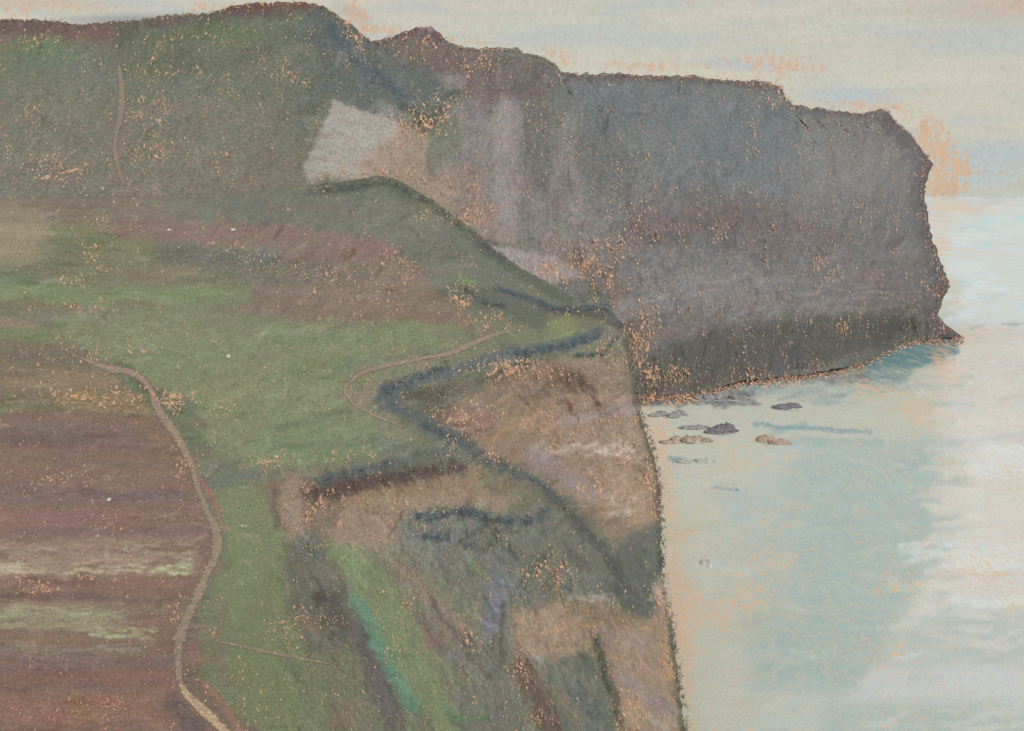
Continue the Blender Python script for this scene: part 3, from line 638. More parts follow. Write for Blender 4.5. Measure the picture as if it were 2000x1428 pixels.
# verge and slopes right of the path
C.poly([(420, 960), (560, 930), (560, 1020), (590, 1100), (560, 1200), (640, 1280), (700, 1440), (760, 1700), (520, 1700), (440, 1428), (380, 1330), (380, 1230), (440, 1100)], (112, 124, 92), .95, 14)
C.line([(460, 980), (480, 1100), (450, 1200)], 50, (114, 130, 94), .7); C.line([(500, 1300), (560, 1400)], 90, (114, 128, 90), .7)
C.line([(378, 1230), (372, 1330), (430, 1400), (490, 1440)], 44, (116, 100, 90), .85); C.line([(430, 1180), (420, 1290), (450, 1340)], 30, (118, 108, 92), .7); C.line([(335, 1370), (380, 1420)], 34, (98, 90, 86), .9)
C.line([(383, 925), (410, 960), (430, 1000), (430, 1030)], 9, (152, 104, 98), .85); C.line([(376, 1262), (380, 1300)], 10, (146, 98, 98), .8); C.line([(400, 1335), (450, 1395), (470, 1430)], 12, (150, 108, 98), .8)
C.poly([(500, 940), (620, 920), (700, 960), (700, 1030), (620, 1060), (560, 1050)], (120, 103, 89), .85, 16); C.line([(570, 940), (565, 1000), (585, 1050), (600, 1078)], 38, (138, 122, 106), .85, .3); C.line([(535, 960), (540, 1030)], 12, (96, 88, 78), .7)
C.poly([(560, 1060), (640, 1060), (700, 1180), (780, 1360), (800, 1440), (690, 1440), (620, 1300), (560, 1180)], (98, 98, 88), .85, 16)
C.poly([(600, 1280), (680, 1260), (760, 1440), (640, 1440)], (112, 114, 92), .8, 16); C.line([(600, 1060), (620, 1120)], 50, (96, 104, 96), .7); C.blob(632, 1165, 26, 20, (74, 68, 66), .9); C.line([(640, 1170), (680, 1230)], 34, (84, 80, 74), .7)
C.line([(690, 1230), (740, 1310), (770, 1380)], 40, (98, 92, 90), .85); C.line([(595, 1205), (620, 1240)], 18, (134, 112, 98), .7); C.blob(680, 1400, 50, 40, (124, 110, 94), .7); C.line([(560, 1110), (660, 1120)], 24, (112, 106, 92), .6)
C.poly([(620, 960), (900, 915), (1040, 930), (1010, 990), (800, 1010), (780, 1060), (700, 1075), (650, 1060)], (138, 121, 103), .95, 14); C.line([(650, 990), (760, 960), (900, 950)], 20, (134, 114, 84), .6)
C.line([(650, 1020), (660, 960)], 30, (104, 98, 88), .6)
C.line([(620, 945), (750, 915), (900, 900)], 22, (84, 92, 86), .8); C.line([(615, 968), (700, 945), (800, 928), (860, 915)], 34, (88, 76, 72), .95, .4)
C.line([(740, 870), (900, 900)], 36, (104, 110, 100), .85); C.line([(800, 885), (860, 890), (900, 905)], 7, (84, 72, 72), .8); C.line([(850, 918), (905, 915)], 12, (74, 68, 64), .9)
C.poly([(780, 1010), (1060, 1000), (1090, 985), (1200, 1100), (1285, 1040), (1292, 1130), (1260, 1210), (1190, 1190), (1130, 1150), (1000, 1180), (900, 1150), (800, 1100)], (106, 109, 99), .95, 18)
C.poly([(1180, 1060), (1285, 1020), (1295, 1100), (1270, 1210), (1210, 1200)], (98, 103, 95), .9, 10); C.line([(950, 940), (1060, 960), (1120, 1020)], 36, (112, 110, 94), .7)
C.line([(1060, 945), (1120, 1010), (1180, 1080), (1210, 1120)], 20, (84, 84, 76), .8); C.line([(1110, 1080), (1150, 1110)], 20, (88, 84, 78), .6)
C.poly([(655, 1070), (700, 1068), (740, 1110), (800, 1190), (850, 1290), (880, 1370), (1020, 1440), (860, 1440), (800, 1370), (740, 1270), (690, 1170)], (112, 130, 94), 1, 10)
C.line([(662, 1075), (690, 1110)], 26, (104, 144, 92), .8); C.line([(690, 1170), (730, 1240), (770, 1320), (810, 1380)], 30, (82, 146, 106), .8); C.line([(705, 1175), (730, 1215)], 12, (76, 152, 112), .7); C.line([(740, 1255), (770, 1290)], 26, (82, 150, 106), .65)
C.line([(865, 1385), (900, 1402), (955, 1402)], 12, (92, 150, 104), .95); C.line([(980, 1415), (1020, 1428)], 14, (92, 150, 100), .8)
C.poly([(740, 1080), (800, 1100), (930, 1240), (900, 1270), (830, 1180)], (128, 115, 99), .85, 14); C.blob(850, 1250, 44, 40, (132, 108, 100), .7); C.line([(830, 1210), (880, 1300), (920, 1370)], 26, (110, 100, 92), .7)
C.poly([(900, 1240), (1010, 1200), (1020, 1440), (900, 1440), (860, 1300)], (108, 108, 98), .85, 18); C.line([(860, 1290), (900, 1330)], 26, (112, 122, 92), .7); C.line([(840, 1170), (890, 1240), (960, 1330)], 12, (92, 86, 80), .8)
C.line([(920, 1090), (940, 1120)], 10, (110, 132, 88), .7); C.blob(975, 1140, 40, 50, (108, 118, 116), .8); C.line([(968, 1175), (952, 1230)], 30, (112, 112, 126), .85); C.line([(980, 1185), (985, 1300)], 14, (88, 86, 80), .8)
C.line([(760, 1050), (790, 1000)], 5, (88, 72, 70), .8); C.line([(762, 1082), (800, 1115)], 5, (90, 74, 70), .7)
C.poly([(1000, 1200), (1080, 1180), (1150, 1165), (1200, 1190), (1260, 1215), (1300, 1150), (1330, 1440), (1200, 1440), (1180, 1300), (1060, 1280), (1010, 1290)], (150, 130, 110), .95, 10)
C.line([(1110, 1166), (1200, 1172)], 12, (176, 164, 152), .7); C.blob(1290, 1155, 22, 40, (190, 165, 148), .8); C.line([(1050, 1235), (1180, 1222), (1280, 1228)], 5, (196, 152, 98), .6); C.line([(1180, 1240), (1260, 1250)], 40, (146, 134, 126), .6)
C.poly([(1080, 1300), (1150, 1270), (1190, 1340), (1215, 1440), (1110, 1440), (1080, 1370)], (98, 106, 96), .95, 10); C.line([(1020, 1300), (1050, 1370), (1080, 1420)], 44, (94, 82, 72), .9); C.line([(1090, 1350), (1130, 1410)], 26, (128, 112, 96), .6)
C.line([(1163, 1245), (1175, 1300), (1195, 1360), (1215, 1428)], 16, (82, 80, 70), .85); C.line([(1205, 1320), (1260, 1350), (1310, 1390)], 28, (144, 132, 130), .85); C.line([(1262, 1395), (1300, 1420)], 14, (180, 172, 164), .6)
C.line([(1020, 1265), (1055, 1290), (1060, 1270)], 8, (160, 152, 146), .6); C.line([(1240, 1400), (1200, 1440)], 20, (156, 134, 108), .6); C.line([(1300, 1250), (1306, 1330)], 6, (192, 144, 84), .7)
# brown broken face
C.poly([(770, 770), (880, 745), (1090, 695), (960, 740), (880, 790), (900, 850), (840, 830)], (98, 93, 84), .95, 12); C.line([(765, 768), (860, 766)], 24, (78, 70, 66), .85); C.blob(880, 790, 40, 20, (122, 116, 108), .6)  # shade beneath the cliff edge, painted dark into the cover
C.poly([(880, 800), (960, 750), (1080, 705), (1210, 700), (1240, 780), (1285, 950), (1290, 1010), (1200, 1060), (1140, 1000), (1050, 930), (950, 890), (905, 850)], (139, 121, 104), 1, 12)
C.blob(915, 820, 70, 36, (136, 108, 100), .7); C.line([(900, 800), (1000, 770), (1100, 760)], 20, (120, 112, 102), .5); C.line([(1100, 720), (1230, 740)], 40, (132, 118, 104), .6)
C.hatch((960, 770, 1120, 850), 34, 32, 60, 3, (172, 140, 96), .6, 8, 6); C.hatch((950, 740, 1240, 860), 80, 22, 60, 6, (146, 128, 110), .4, 8, 8)
C.line([(1100, 825), (1170, 805), (1235, 800)], 24, (144, 134, 130), .85); C.line([(1090, 770), (1230, 760)], 18, (142, 128, 118), .5); C.line([(1040, 885), (1100, 930), (1160, 965)], 34, (144, 133, 131), .9)
C.hatch((1060, 865, 1240, 895), 40, 8, 26, 3, (192, 182, 168), .55, 8, 14); C.hatch((1160, 850, 1235, 890), 30, 8, 14, 3, (200, 192, 178), .6, 8, 20); C.poly([(1190, 900), (1270, 900), (1290, 1000), (1210, 1050), (1170, 980)], (152, 131, 109), .8, 14); C.hatch((1180, 970, 1250, 1010), 22, 30, 12, 3, (196, 180, 166), .6, 8, 20)
C.line([(1140, 790), (1150, 788)], 8, (190, 180, 168), .6)
C.line([(905, 850), (930, 880), (980, 905)], 20, (90, 84, 76), .7)
# tongue of grass on the cliff top
C.poly([(860, 700), (930, 650), (1000, 630), (1150, 645), (1170, 665), (1060, 680), (940, 710), (880, 730)], (108, 115, 91), .95, 10); C.line([(985, 690), (1060, 672), (1110, 655), (1150, 648)], 12, (126, 140, 96), .8); C.blob(1100, 635, 36, 26, (122, 136, 92), .8)
C.poly([(1160, 660), (1210, 640), (1228, 690), (1180, 700)], (116, 112, 98), .9, 8); C.line([(880, 570), (960, 590), (1050, 620)], 44, (92, 99, 88), .8); C.line([(1060, 600), (1180, 620), (1210, 636)], 16, (84, 84, 76), .8); C.line([(890, 547), (920, 550)], 9, (92, 150, 84), .9); C.line([(860, 660), (960, 650)], 20, (112, 112, 92), .5)
C.poly([(700, 715), (780, 700), (860, 700), (780, 740), (750, 765), (720, 790), (660, 775)], (118, 116, 98), .85, 8); C.blob(755, 720, 40, 18, (82, 134, 92), .8)
C.line([(745, 780), (800, 820), (880, 860)], 34, (96, 102, 94), .85); C.line([(860, 650), (700, 660)], 10, (106, 130, 92), .5); C.line([(790, 620), (800, 640)], 14, (104, 128, 88), .6)
C.poly([(700, 716), (790, 712), (745, 745), (738, 775), (780, 820), (800, 845), (740, 815), (668, 780), (662, 762)], (134, 122, 106), .75, 8)
for pts, wd, c, op in [([(1172, 648), (1100, 674), (1000, 690), (900, 718), (820, 742), (755, 768)], 22, (84, 97, 96), .75), ([(755, 768), (790, 800), (850, 838), (905, 866), (960, 905)], 24, (84, 97, 95), .75),
        ([(960, 905), (1040, 934), (1080, 970), (1140, 1030), (1210, 1120)], 13, (88, 95, 89), .75), ([(752, 758), (742, 780), (770, 800)], 20, (74, 90, 95), .7), ([(968, 564), (1040, 588), (1100, 608), (1180, 604), (1215, 632)], 12, (76, 90, 92), .8),
        ([(808, 1008), (900, 1000), (1000, 1018), (1060, 1006)], 16, (84, 98, 102), .6), ([(820, 1044), (885, 1050)], 14, (84, 98, 102), .6), ([(612, 940), (700, 922), (790, 898), (880, 884)], 14, (84, 96, 94), .7)]:
    C.line(pts, wd, c, op, .7)
C.hatch((440, 640, 860, 900), 260, 14, 40, 5, (112, 130, 92), .35, 8, 14); C.hatch((0, 400, 900, 640), 300, 2, 60, 7, (116, 112, 94), .3, 8, 10); C.hatch((780, 1000, 1280, 1160), 120, -30, 40, 6, (106, 108, 98), .35, 6, 30)
C.hatch((560, 1050, 1010, 1440), 200, -60, 44, 5, (108, 110, 94), .3, 8, 12); C.hatch((1000, 1180, 1320, 1440), 120, -70, 30, 5, (150, 132, 110), .35, 10, 20)
C.hatch((150, 590, 230, 680), 34, -30, 14, 2, (160, 162, 140), .5, 8, 30)
C.hatch((0, 380, 900, 660), 200, 5, 80, 12, (118, 113, 98), .25, 8, 12); C.hatch((400, 640, 900, 920), 120, 15, 70, 10, (124, 128, 100), .3, 7, 14)
C.vary((-500, 350, 1350, 1500), 3600, 20, 28, 6, 6, 50)
C.vary((-100, 350, 400, 1428), 2400, 2, 44, 3.2, 8, 8); C.vary((400, 350, 900, 930), 2600, 25, 30, 3.2, 8, 25); C.vary((540, 900, 1340, 1428), 3600, 118, 34, 3.4, 9, 25); C.vary((850, 680, 1290, 1060), 1500, 25, 34, 3.2, 9, 14)
for pts, wd, c, op in [([(1172, 648), (1100, 674), (1000, 690), (900, 718), (820, 742), (755, 768)], 17, (86, 99, 98), .7), ([(755, 768), (790, 800), (850, 838), (905, 866), (960, 905)], 20, (86, 98, 95), .7),
        ([(960, 905), (1040, 934), (1080, 970), (1140, 1030), (1210, 1120)], 12, (88, 95, 89), .65), ([(752, 756), (742, 780), (770, 800)], 18, (78, 93, 96), .6)]:
    C.line(pts, wd, c, op, .8)
C.hatch((-60, 1060, 370, 1082), 30, 1, 50, 3.5, (158, 146, 126), .55, 8, 5); C.hatch((-60, 1100, 350, 1120), 50, 2, 46, 3.5, (172, 164, 136), .6, 8, 5); C.hatch((300, 1098, 375, 1120), 18, 2, 14, 3.5, (172, 190, 140), .8, 5, 8)
C.hatch((-60, 1188, 230, 1232), 60, 3, 50, 3.5, (152, 152, 120), .55, 8, 5); C.hatch((180, 1226, 300, 1246), 18, -12, 20, 3, (160, 172, 132), .7, 6, 8); C.hatch((-60, 1010, 260, 1034), 24, 0, 60, 5, (140, 104, 98), .45, 6, 4)
C.hatch((0, 562, 470, 590), 50, 3, 60, 6, (112, 138, 94), .45, 6, 6); C.hatch((500, 800, 740, 890), 60, 14, 46, 5, (110, 138, 100), .4, 6, 12); C.hatch((-60, 1340, 330, 1430), 70, 0, 70, 6, (142, 108, 92), .4, 8, 6)
C.hatch((1080, 866, 1240, 892), 50, 8, 14, 2.4, (196, 184, 170), .6, 8, 30); C.hatch((1110, 1158, 1200, 1176), 30, 5, 14, 2.4, (186, 176, 166), .6, 8, 30); C.hatch((1190, 970, 1250, 1006), 26, 20, 12, 2.4, (192, 180, 168), .55, 8, 30)
C.a[..., 3] = -.10
C.bare([(160, 440, 110, 40, .6), (200, 500, 120, 50, 1.0), (140, 555, 60, 20, 1.2), (170, 600, 90, 20, 1.2), (560, 520, 90, 30, 1.3), (640, 550, 80, 40, 1.0), (770, 520, 70, 60, 1.3), (700, 590, 160, 60, .7), (460, 500, 80, 40, .8), (900, 590, 50, 60, 1.4), (960, 630, 60, 40, 1.2),
        (1010, 640, 30, 20, .6), (1180, 600, 90, 40, 1.4), (280, 680, 80, 40, 1.2), (140, 700, 160, 50, .9), (230, 780, 160, 40, 1.6), (100, 780, 100, 30, 1.3), (350, 790, 70, 40, 1.3), (430, 800, 60, 30, 1.1), (560, 740, 120, 30, .7), (520, 905, 100, 30, 1.4), (680, 895, 120, 20, 1.3),
        (350, 930, 30, 90, 1.3), (120, 935, 160, 20, .9), (220, 1030, 80, 20, .8), (60, 1150, 90, 24, 1.7), (200, 1130, 200, 24, .8), (340, 1200, 16, 40, 1.4), (220, 1380, 70, 50, 1.2), (150, 1395, 80, 30, .9), (60, 1400, 80, 30, .8), (410, 1240, 20, 50, 1.2), (440, 1380, 200, 120, .5), (560, 1230, 60, 70, .7), (620, 1000, 80, 80, 1.3),
        (620, 1210, 100, 40, .8), (760, 980, 150, 60, .7), (660, 1350, 120, 50, .5), (840, 1010, 60, 70, 1.0), (900, 820, 110, 50, 1.5), (880, 880, 60, 60, 1.2), (990, 720, 200, 30, 1.4), (1200, 690, 60, 60, 1.2), (1080, 840, 120, 60, .8), (1220, 850, 60, 60, .6), (1160, 960, 80, 60, 1.1), (1270, 950, 30, 140, 1.3), (960, 900, 60, 50, 1.2), (1070, 1120, 90, 70, 1.1),
        (790, 1190, 30, 100, .9), (770, 1270, 40, 60, 1.1), (920, 1240, 40, 70, 1.2), (1010, 1300, 60, 50, 1.0), (1130, 1230, 90, 30, .6), (1210, 1250, 60, 100, .8), (1240, 1390, 80, 80, 1.3), (1290, 1170, 30, 60, 1.8), (1060, 1400, 40, 40, .8), (1190, 1180, 60, 30, .7), (780, 700, 100, 30, .6), (1300, 1300, 30, 150, .9), (740, 345, 60, 20, 1.5), (640, 360, 80, 18, 1.5), (880, 425, 120, 24, 1.3)])
smpN = C.sample(NX, NY)
mat_near = ground_mat('coast_ground', [(92, .56, .42), (125, .8, .42), (180, 1.1, .40), (1e6, 1.55, .40)], .6, grain=.30)
Vg, sm, gx, gy = with_skirts(VN, smpN, NX, NY, [(8, -3), (30, -20), (70, -60)], [(8, -2), (25, -12), (60, -50)])
# the ground goes on under the viewer's feet
last = Vg[-1]
r1 = last.copy(); r1[:, 1] *= .45; r1[:, 2] += 2
r2 = last.copy(); r2[:, 1] = -60; r2[:, 2] = np.where(last[:, 2] > 25, 62, last[:, 2])
for r in (r1, r2): Vg = np.concatenate([Vg, r[None]], 0); sm = np.concatenate([sm, sm[-1:]], 0); gx = np.concatenate([gx, gx[-1:]], 0); gy = np.concatenate([gy, gy[-1:]], 0)
EDGE = [(1215, 640), (1160, 662), (1060, 690), (900, 730), (755, 768), (800, 820), (890, 868), (800, 905), (620, 935), (600, 1000), (640, 1060), (700, 1180), (790, 1350), (830, 1428), (860, 1700)]
def inside(x, y, poly):
    ins = np.zeros(x.shape, bool); p = np.array(poly, float)
    for (ax, ay), (bx_, by_) in zip(p, np.roll(p, -1, 0)):
        cr = (ay > y) != (by_ > y); ins ^= cr & (x < (bx_ - ax) * (y - ay) / ((by_ - ay) if by_ != ay else 1e-9) + ax)
    return ins
FIELD = [(-9000, 806), (150, 800), (310, 812), (365, 880), (385, 960), (420, 1030), (415, 1100), (350, 1200), (345, 1330), (440, 1440), (500, 1520), (520, 1800), (-9000, 1800)]
def near_rule(Q):
    x = gx.ravel()[Q].mean(1); y = gy.ravel()[Q].mean(1)
    x2 = x + 4 * vnoise(x / 9, y / 9, 3)
    k = np.full(len(Q), 'meadow', object)
    k[inside(x2, y, FIELD)] = 'ploughed_field'
    k[inside(x2, y, EDGE + [(1500, 1700), (1500, 640)])] = 'cliff'
    k[y < 545 + (x < 0) * 0] = 'hillside'
    return k
land(near_rule, Vg, gx, sm, mat_near, 3, ALB)

# ------------------------------------------------------------------ things set on the ground
from mathutils import Matrix
def near_at(px, py, lift=0.0):
    px = np.asarray(px, float); py = np.asarray(py, float)
    D = relief(px, py, near_D(px, py))
    P = world(px, py, D); P[..., 2] += lift; return P

def rough_mat(name, c, c2, scale=2.0, speck=None, thr=.6, crumble=None, bump=.5):
    m = bpy.data.materials.new(name); m.use_nodes = True; g = NT(m.node_tree); g.n.clear()
    P = g.new('ShaderNodeTexCoord').outputs['Object']
    n1 = g.noise(P, scale, 5, .65)
    n2 = g.noise(P, scale * 3, 3, .6)
    col = g.mix(g.step(n1, .38, .62), (*[v * k for v, k in zip(lin(c), ALB)], 1), (*[v * k for v, k in zip(lin(c2), ALB)], 1))
    if speck: col = g.mix(g.step(n2, thr, thr + .04), col, (*[v * k for v, k in zip(lin(speck), ALB)], 1))
    b = g.new('ShaderNodeBsdfPrincipled'); g.link(col, b.inputs['Base Color']); b.inputs['Roughness'].default_value = .95; b.inputs['Specular IOR Level'].default_value = .05
    if bump:
        bp = g.new('ShaderNodeBump'); bp.inputs['Strength'].default_value = bump; g.link(n1, bp.inputs['Height']); g.link(bp.outputs[0], b.inputs['Normal'])
    o = g.new('ShaderNodeOutputMaterial')
    if crumble:      # the turf shows through where the strip wears out towards its edges
        ed = g.new('ShaderNodeAttribute', attribute_name='edge').outputs['Fac']
        n3 = g.math('MULTIPLY_ADD', g.math('SUBTRACT', g.noise(P, crumble, 6, .85), .5), 2.4, .5)
        al = g.step(g.math('SUBTRACT', g.math('ADD', n3, .50), g.math('MULTIPLY', ed, 1.05)), .30, .52)
        tr = g.new('ShaderNodeBsdfTransparent'); mxs = g.new('ShaderNodeMixShader')
        g.link(al, mxs.inputs[0]); g.link(tr.outputs[0], mxs.inputs[1]); g.link(b.outputs[0], mxs.inputs[2]); g.link(mxs.outputs[0], o.inputs[0])
    else:
        g.link(b.outputs[0], o.inputs[0])
    return m

def resample(pts, step):
    p = np.array(pts, float); d = np.r_[0, np.cumsum(np.hypot(*(p[1:] - p[:-1]).T))]
    # smooth the corners
    t = np.linspace(0, d[-1], max(3, int(d[-1] / step)))
    x = np.interp(t, d, p[:, 0]); y = np.interp(t, d, p[:, 1])
    k = max(1, int(16 / step)); ker = np.ones(2 * k + 1) / (2 * k + 1)
    if len(x) > 4 * k:
        xs = np.convolve(np.pad(x, k, 'edge'), ker, 'valid'); ys = np.convolve(np.pad(y, k, 'edge'), ker, 'valid')
        x[1:-1], y[1:-1] = xs[1:-1], ys[1:-1]
    return x, y

# paths: worn strips lying on the turf, with ragged edges
def path(name, pts, width, mat, taper=True, near=True):
    x, y = resample(pts, 3.0); n = len(x)
    D = relief(x, y, near_D(x, y)) if near else TPSfar(x, y)
    P = world(x, y, D)
    T_ = np.gradient(np.stack([x, y], -1), axis=0); T_ /= np.linalg.norm(T_, axis=1, keepdims=True) + 1e-9
    N_ = np.stack([-T_[:, 1], T_[:, 0]], -1)
    t = np.linspace(0, 1, n); wdt = 1.7 * width * (np.clip(np.minimum(t, 1 - t) * 8, .4, 1) if taper else 1) * (1 + .4 * vnoise(t * n / 16, t * 0, 5)) * (1 - .5 * np.clip(1 - t * 4, 0, 1))
    K = 14; V = []
    for k in range(K + 1):
        s = (k / K - .5)
        jag = (vnoise(t * n / 1.3, t * 0 + k, 40 + k) * .12 if k in (0, K) else 0)
        qx = x + N_[:, 0] * wdt * (s + jag); qy = y + N_[:, 1] * wdt * (s + jag)
        D = (relief(qx, qy, near_D(qx, qy)) if near else TPSfar(qx, qy))
        V.append(world(qx, qy, D * (1 - .0009)))
    V = np.stack(V, 0)
    ed = np.repeat(np.abs(np.arange(K + 1) / K - .5)[:, None] * 2, n, 1); ed = np.maximum(ed, np.clip(1 - np.minimum(t, 1 - t) * 10, 0, 1)[None] * .8)
    o = mesh_obj(name, V.reshape(-1, 3), quads(*V.shape[:2]), mat, edge=ed.ravel())
    return tag(o, kind='structure')
far_tps = TPS(far_pts)
def TPSfar(x, y):
    return far_tps(x, y) * (1 + .006 * fbm(x / 60, y / 40, 4, 41))
earth = rough_mat('trodden_earth', (146, 130, 116), (128, 120, 104), .9, (196, 160, 132), .62, 1.5, 0)
earth_far = rough_mat('trodden_earth_far', (130, 118, 106), (122, 112, 100), .25, None, .6, .45, 0)
pale = rough_mat('chalky_track', (196, 176, 142), (172, 148, 122), 1.6, (140, 118, 100), .60, 3.0, 0)
path('path', [(120, 684), (200, 716), (262, 728), (292, 752), (304, 790), (320, 818), (345, 850), (372, 900), (385, 950), (405, 1000), (424, 1040), (424, 1085), (404, 1120), (388, 1160), (368, 1200), (352, 1240), (347, 1290), (350, 1330), (380, 1372), (420, 1408)], 19, earth)
path('path', [(346, 1328), (372, 1365), (405, 1395), (440, 1428), (500, 1480)], 15, pale)
path('path', [(1020, 640), (960, 655), (880, 690), (760, 712), (705, 728), (668, 760), (690, 790), (740, 815), (790, 836)], 10, earth)
path('path', [(420, 1252), (500, 1268), (580, 1285), (650, 1298)], 6, earth)
path('path', [(231, 112), (238, 170), (238, 215), (226, 265), (224, 300), (232, 335), (246, 372)], 12, earth_far, True, False)

# scrub: mats of small leaves growing along a line on the ground, on short woody stems
def leaf_cloud(centers, size, spread, seed, flat=.6):
    r = np.random.default_rng(seed); n = len(centers)
    c = centers + r.normal(size=(n, 3)) * spread * np.array([1, 1, flat])
    a = r.normal(size=(n, 3)); a /= np.linalg.norm(a, axis=1, keepdims=True)
    b = np.cross(a, r.normal(size=(n, 3))); b /= np.linalg.norm(b, axis=1, keepdims=True)
    s = (size * r.uniform(.5, 1.4, n))[:, None]
    V = np.stack([c - a * s, c - b * s * .5, c + a * s, c + b * s * .5], 1).reshape(-1, 3)
    return V, np.arange(4 * n).reshape(n, 4)
leaf_mats = {}
def leafmat(key, c, c2):
    if key not in leaf_mats: leaf_mats[key] = rough_mat(key, c, c2, 1.1, bump=0)
    return leaf_mats[key]
M_BLUE = ('blue_green_leaves', (90, 110, 118), (104, 116, 114)); M_DARK = ('dark_olive_leaves', (94, 100, 92), (106, 110, 100)); M_BROWN = ('brown_heather', (108, 94, 88), (118, 104, 97))
M_LIGHT = ('fresh_grass_leaves', (108, 150, 106), (120, 152, 108))
def scrub(pts, width, label, mat=M_BLUE, dens=1.0, seed=1, name='scrub_hedge', cat='hedge', leaf=.0008, group=None, wfun=None, gap=0.25, cands=None):
    x, y = resample(pts, 1.0); n = int(len(x) * width * 1.05 * dens); r = np.random.default_rng(seed)
    i = r.integers(0, len(x), n); off = r.normal(size=n) * width * .36
    tx_ = np.gradient(x); ty_ = np.gradient(y); L = np.hypot(tx_, ty_) + 1e-9
    qx = x[i] - ty_[i] / L[i] * off; qy = y[i] + tx_[i] / L[i] * off
    keep = vnoise(qx / 6, qy / 8, seed + 3) + .5 * vnoise(qx / 2.5, qy / 3, seed + 9) + .45 * r.normal(size=n) > -gap + .22
    qx, qy = qx[keep], qy[keep]
    P = near_at(qx, qy) ; D = P[:, 1].mean()
    P[:, 2] += D * .0006; P[:, 1] -= D * .0015
    V, Q = leaf_cloud(P, D * leaf, D * .0005, seed)
    mid = near_at(np.array([x[len(x) // 2]]), np.array([y[len(x) // 2]]))[0]
    e = bpy.data.objects.new(name, None); COL.objects.link(e); e.location = mid
    tag(e, label, cat, group)
    mesh_obj('foliage', V - mid, Q, leafmat(*mat), parent=e, smooth=False)
    return e
scrub([(752, 770), (775, 748), (830, 730), (880, 712)], 14, 'dark blue-green scrub rimming the inner bend of the cliff edge, beside the looping path', seed=11)
scrub([(1000, 692), (1040, 690), (1100, 676), (1165, 656), (1170, 640)], 13, 'dark blue-green scrub under the bright strip of grass on the cliff tip', seed=12)
scrub([(1120, 694), (1185, 692), (1188, 672), (1212, 656)], 6, 'thin hooked line of blue scrub at the seaward tip of the cliff top', seed=13, dens=1.3)
scrub([(968, 566), (1030, 580), (1075, 604), (1120, 606), (1160, 596), (1200, 600), (1232, 628)][:6], 9, 'blue-green scrub curving along the crest of the spur before the grey headland', seed=14)
scrub([(822, 828), (850, 842), (880, 850), (905, 862)], 13, 'short dark blue scrub patch on the notch below the bend of the cliff edge', seed=15)
scrub([(970, 920), (1010, 928), (1050, 936), (1066, 958), (1092, 984)], 12, 'blue-green scrub bending over the crest of the rib under the brown cliff face', seed=16)
scrub([(808, 1008), (850, 1008), (900, 996), (940, 1006), (1000, 1020), (1040, 1018), (1066, 1004), (1066, 992)], 15, 'long wavy band of dark blue scrub across the grey-green slope', seed=17, dens=.9)
scrub([(820, 1044), (850, 1052), (885, 1048)], 14, 'short blue scrub clump directly below the wavy band of scrub', seed=18)
scrub([(900, 1054), (908, 1064), (912, 1072)], 9, 'tiny blue bush right of the short scrub clump on the grey-green slope', seed=19, name='bush', cat='bush')
scrub([(612, 938), (650, 934), (720, 912), (790, 898)], 9, 'blue-green scrub above the dark brown bank, at the foot of the meadow', seed=20, gap=.1)
scrub([(610, 962), (680, 950), (760, 932), (840, 916), (900, 910)], 20, 'dark brown heather bank between the meadow and the tan slope', M_BROWN, seed=21, name='heather_bank', cat='heather', gap=.0, dens=.8)
scrub([(905, 560), (925, 580), (945, 592), (990, 600)], 10, 'sparse dark olive scrub on the spur, left of the curving blue scrub', M_DARK, seed=22, gap=0)
scrub([(892, 547), (915, 549)], 6, 'small bright green grass tussock on the dark spur', M_LIGHT, seed=23, name='grass_tussock', cat='tussock')
scrub([(868, 1388), (900, 1400), (955, 1402)], 9, 'bright green grass tuft at the foot of the green gully, by the bottom edge', M_LIGHT, seed=24, name='grass_tussock', cat='tussock')
scrub([(1090, 978), (1130, 1020), (1170, 1062), (1208, 1118)], 9, 'dark olive scrub running down the crest of the lower rib', M_DARK, seed=25, gap=0)
scrub([(1163, 1240), (1178, 1310), (1196, 1362), (1212, 1428)], 9, 'narrow dark scrub in the gully of the lowest tan rocks', M_DARK, seed=26, gap=0)
scrub([(1212, 628), (1226, 670), (1238, 720), (1244, 775)], 9, 'dark scrub fringe on the cliff brink, set against the grey headland', M_DARK, seed=27, name='cliff_edge_scrub', cat='scrub', gap=.3)
scrub([(1243, 775), (1252, 815), (1270, 855), (1279, 900), (1289, 945), (1291, 1000), (1293, 1060), (1292, 1115)], 11, 'upper dark scrub fringe hanging on the cliff brink against the pale sea', M_DARK, seed=28, name='cliff_edge_scrub', cat='scrub', gap=.12, dens=1.05)
scrub([(1292, 1115), (1306, 1180), (1314, 1240), (1322, 1300), (1330, 1360), (1337, 1430), (1342, 1500)], 12, 'lower dark scrub fringe hanging on the cliff brink, down to the bottom edge', M_DARK, seed=29, name='cliff_edge_scrub', cat='scrub', gap=.12, dens=1.05)
scrub([(625, 372), (690, 366), (742, 350), (800, 372), (850, 402)], 13, 'dark scrub on the top of the spur beneath the pale chalk slope', M_DARK, seed=30, gap=-.05)
scrub([(850, 402), (900, 440), (955, 484), (1008, 522)], 10, 'dark scrub down the seaward crest of the spur beside the grey headland foot', M_DARK, seed=31, gap=-.1)

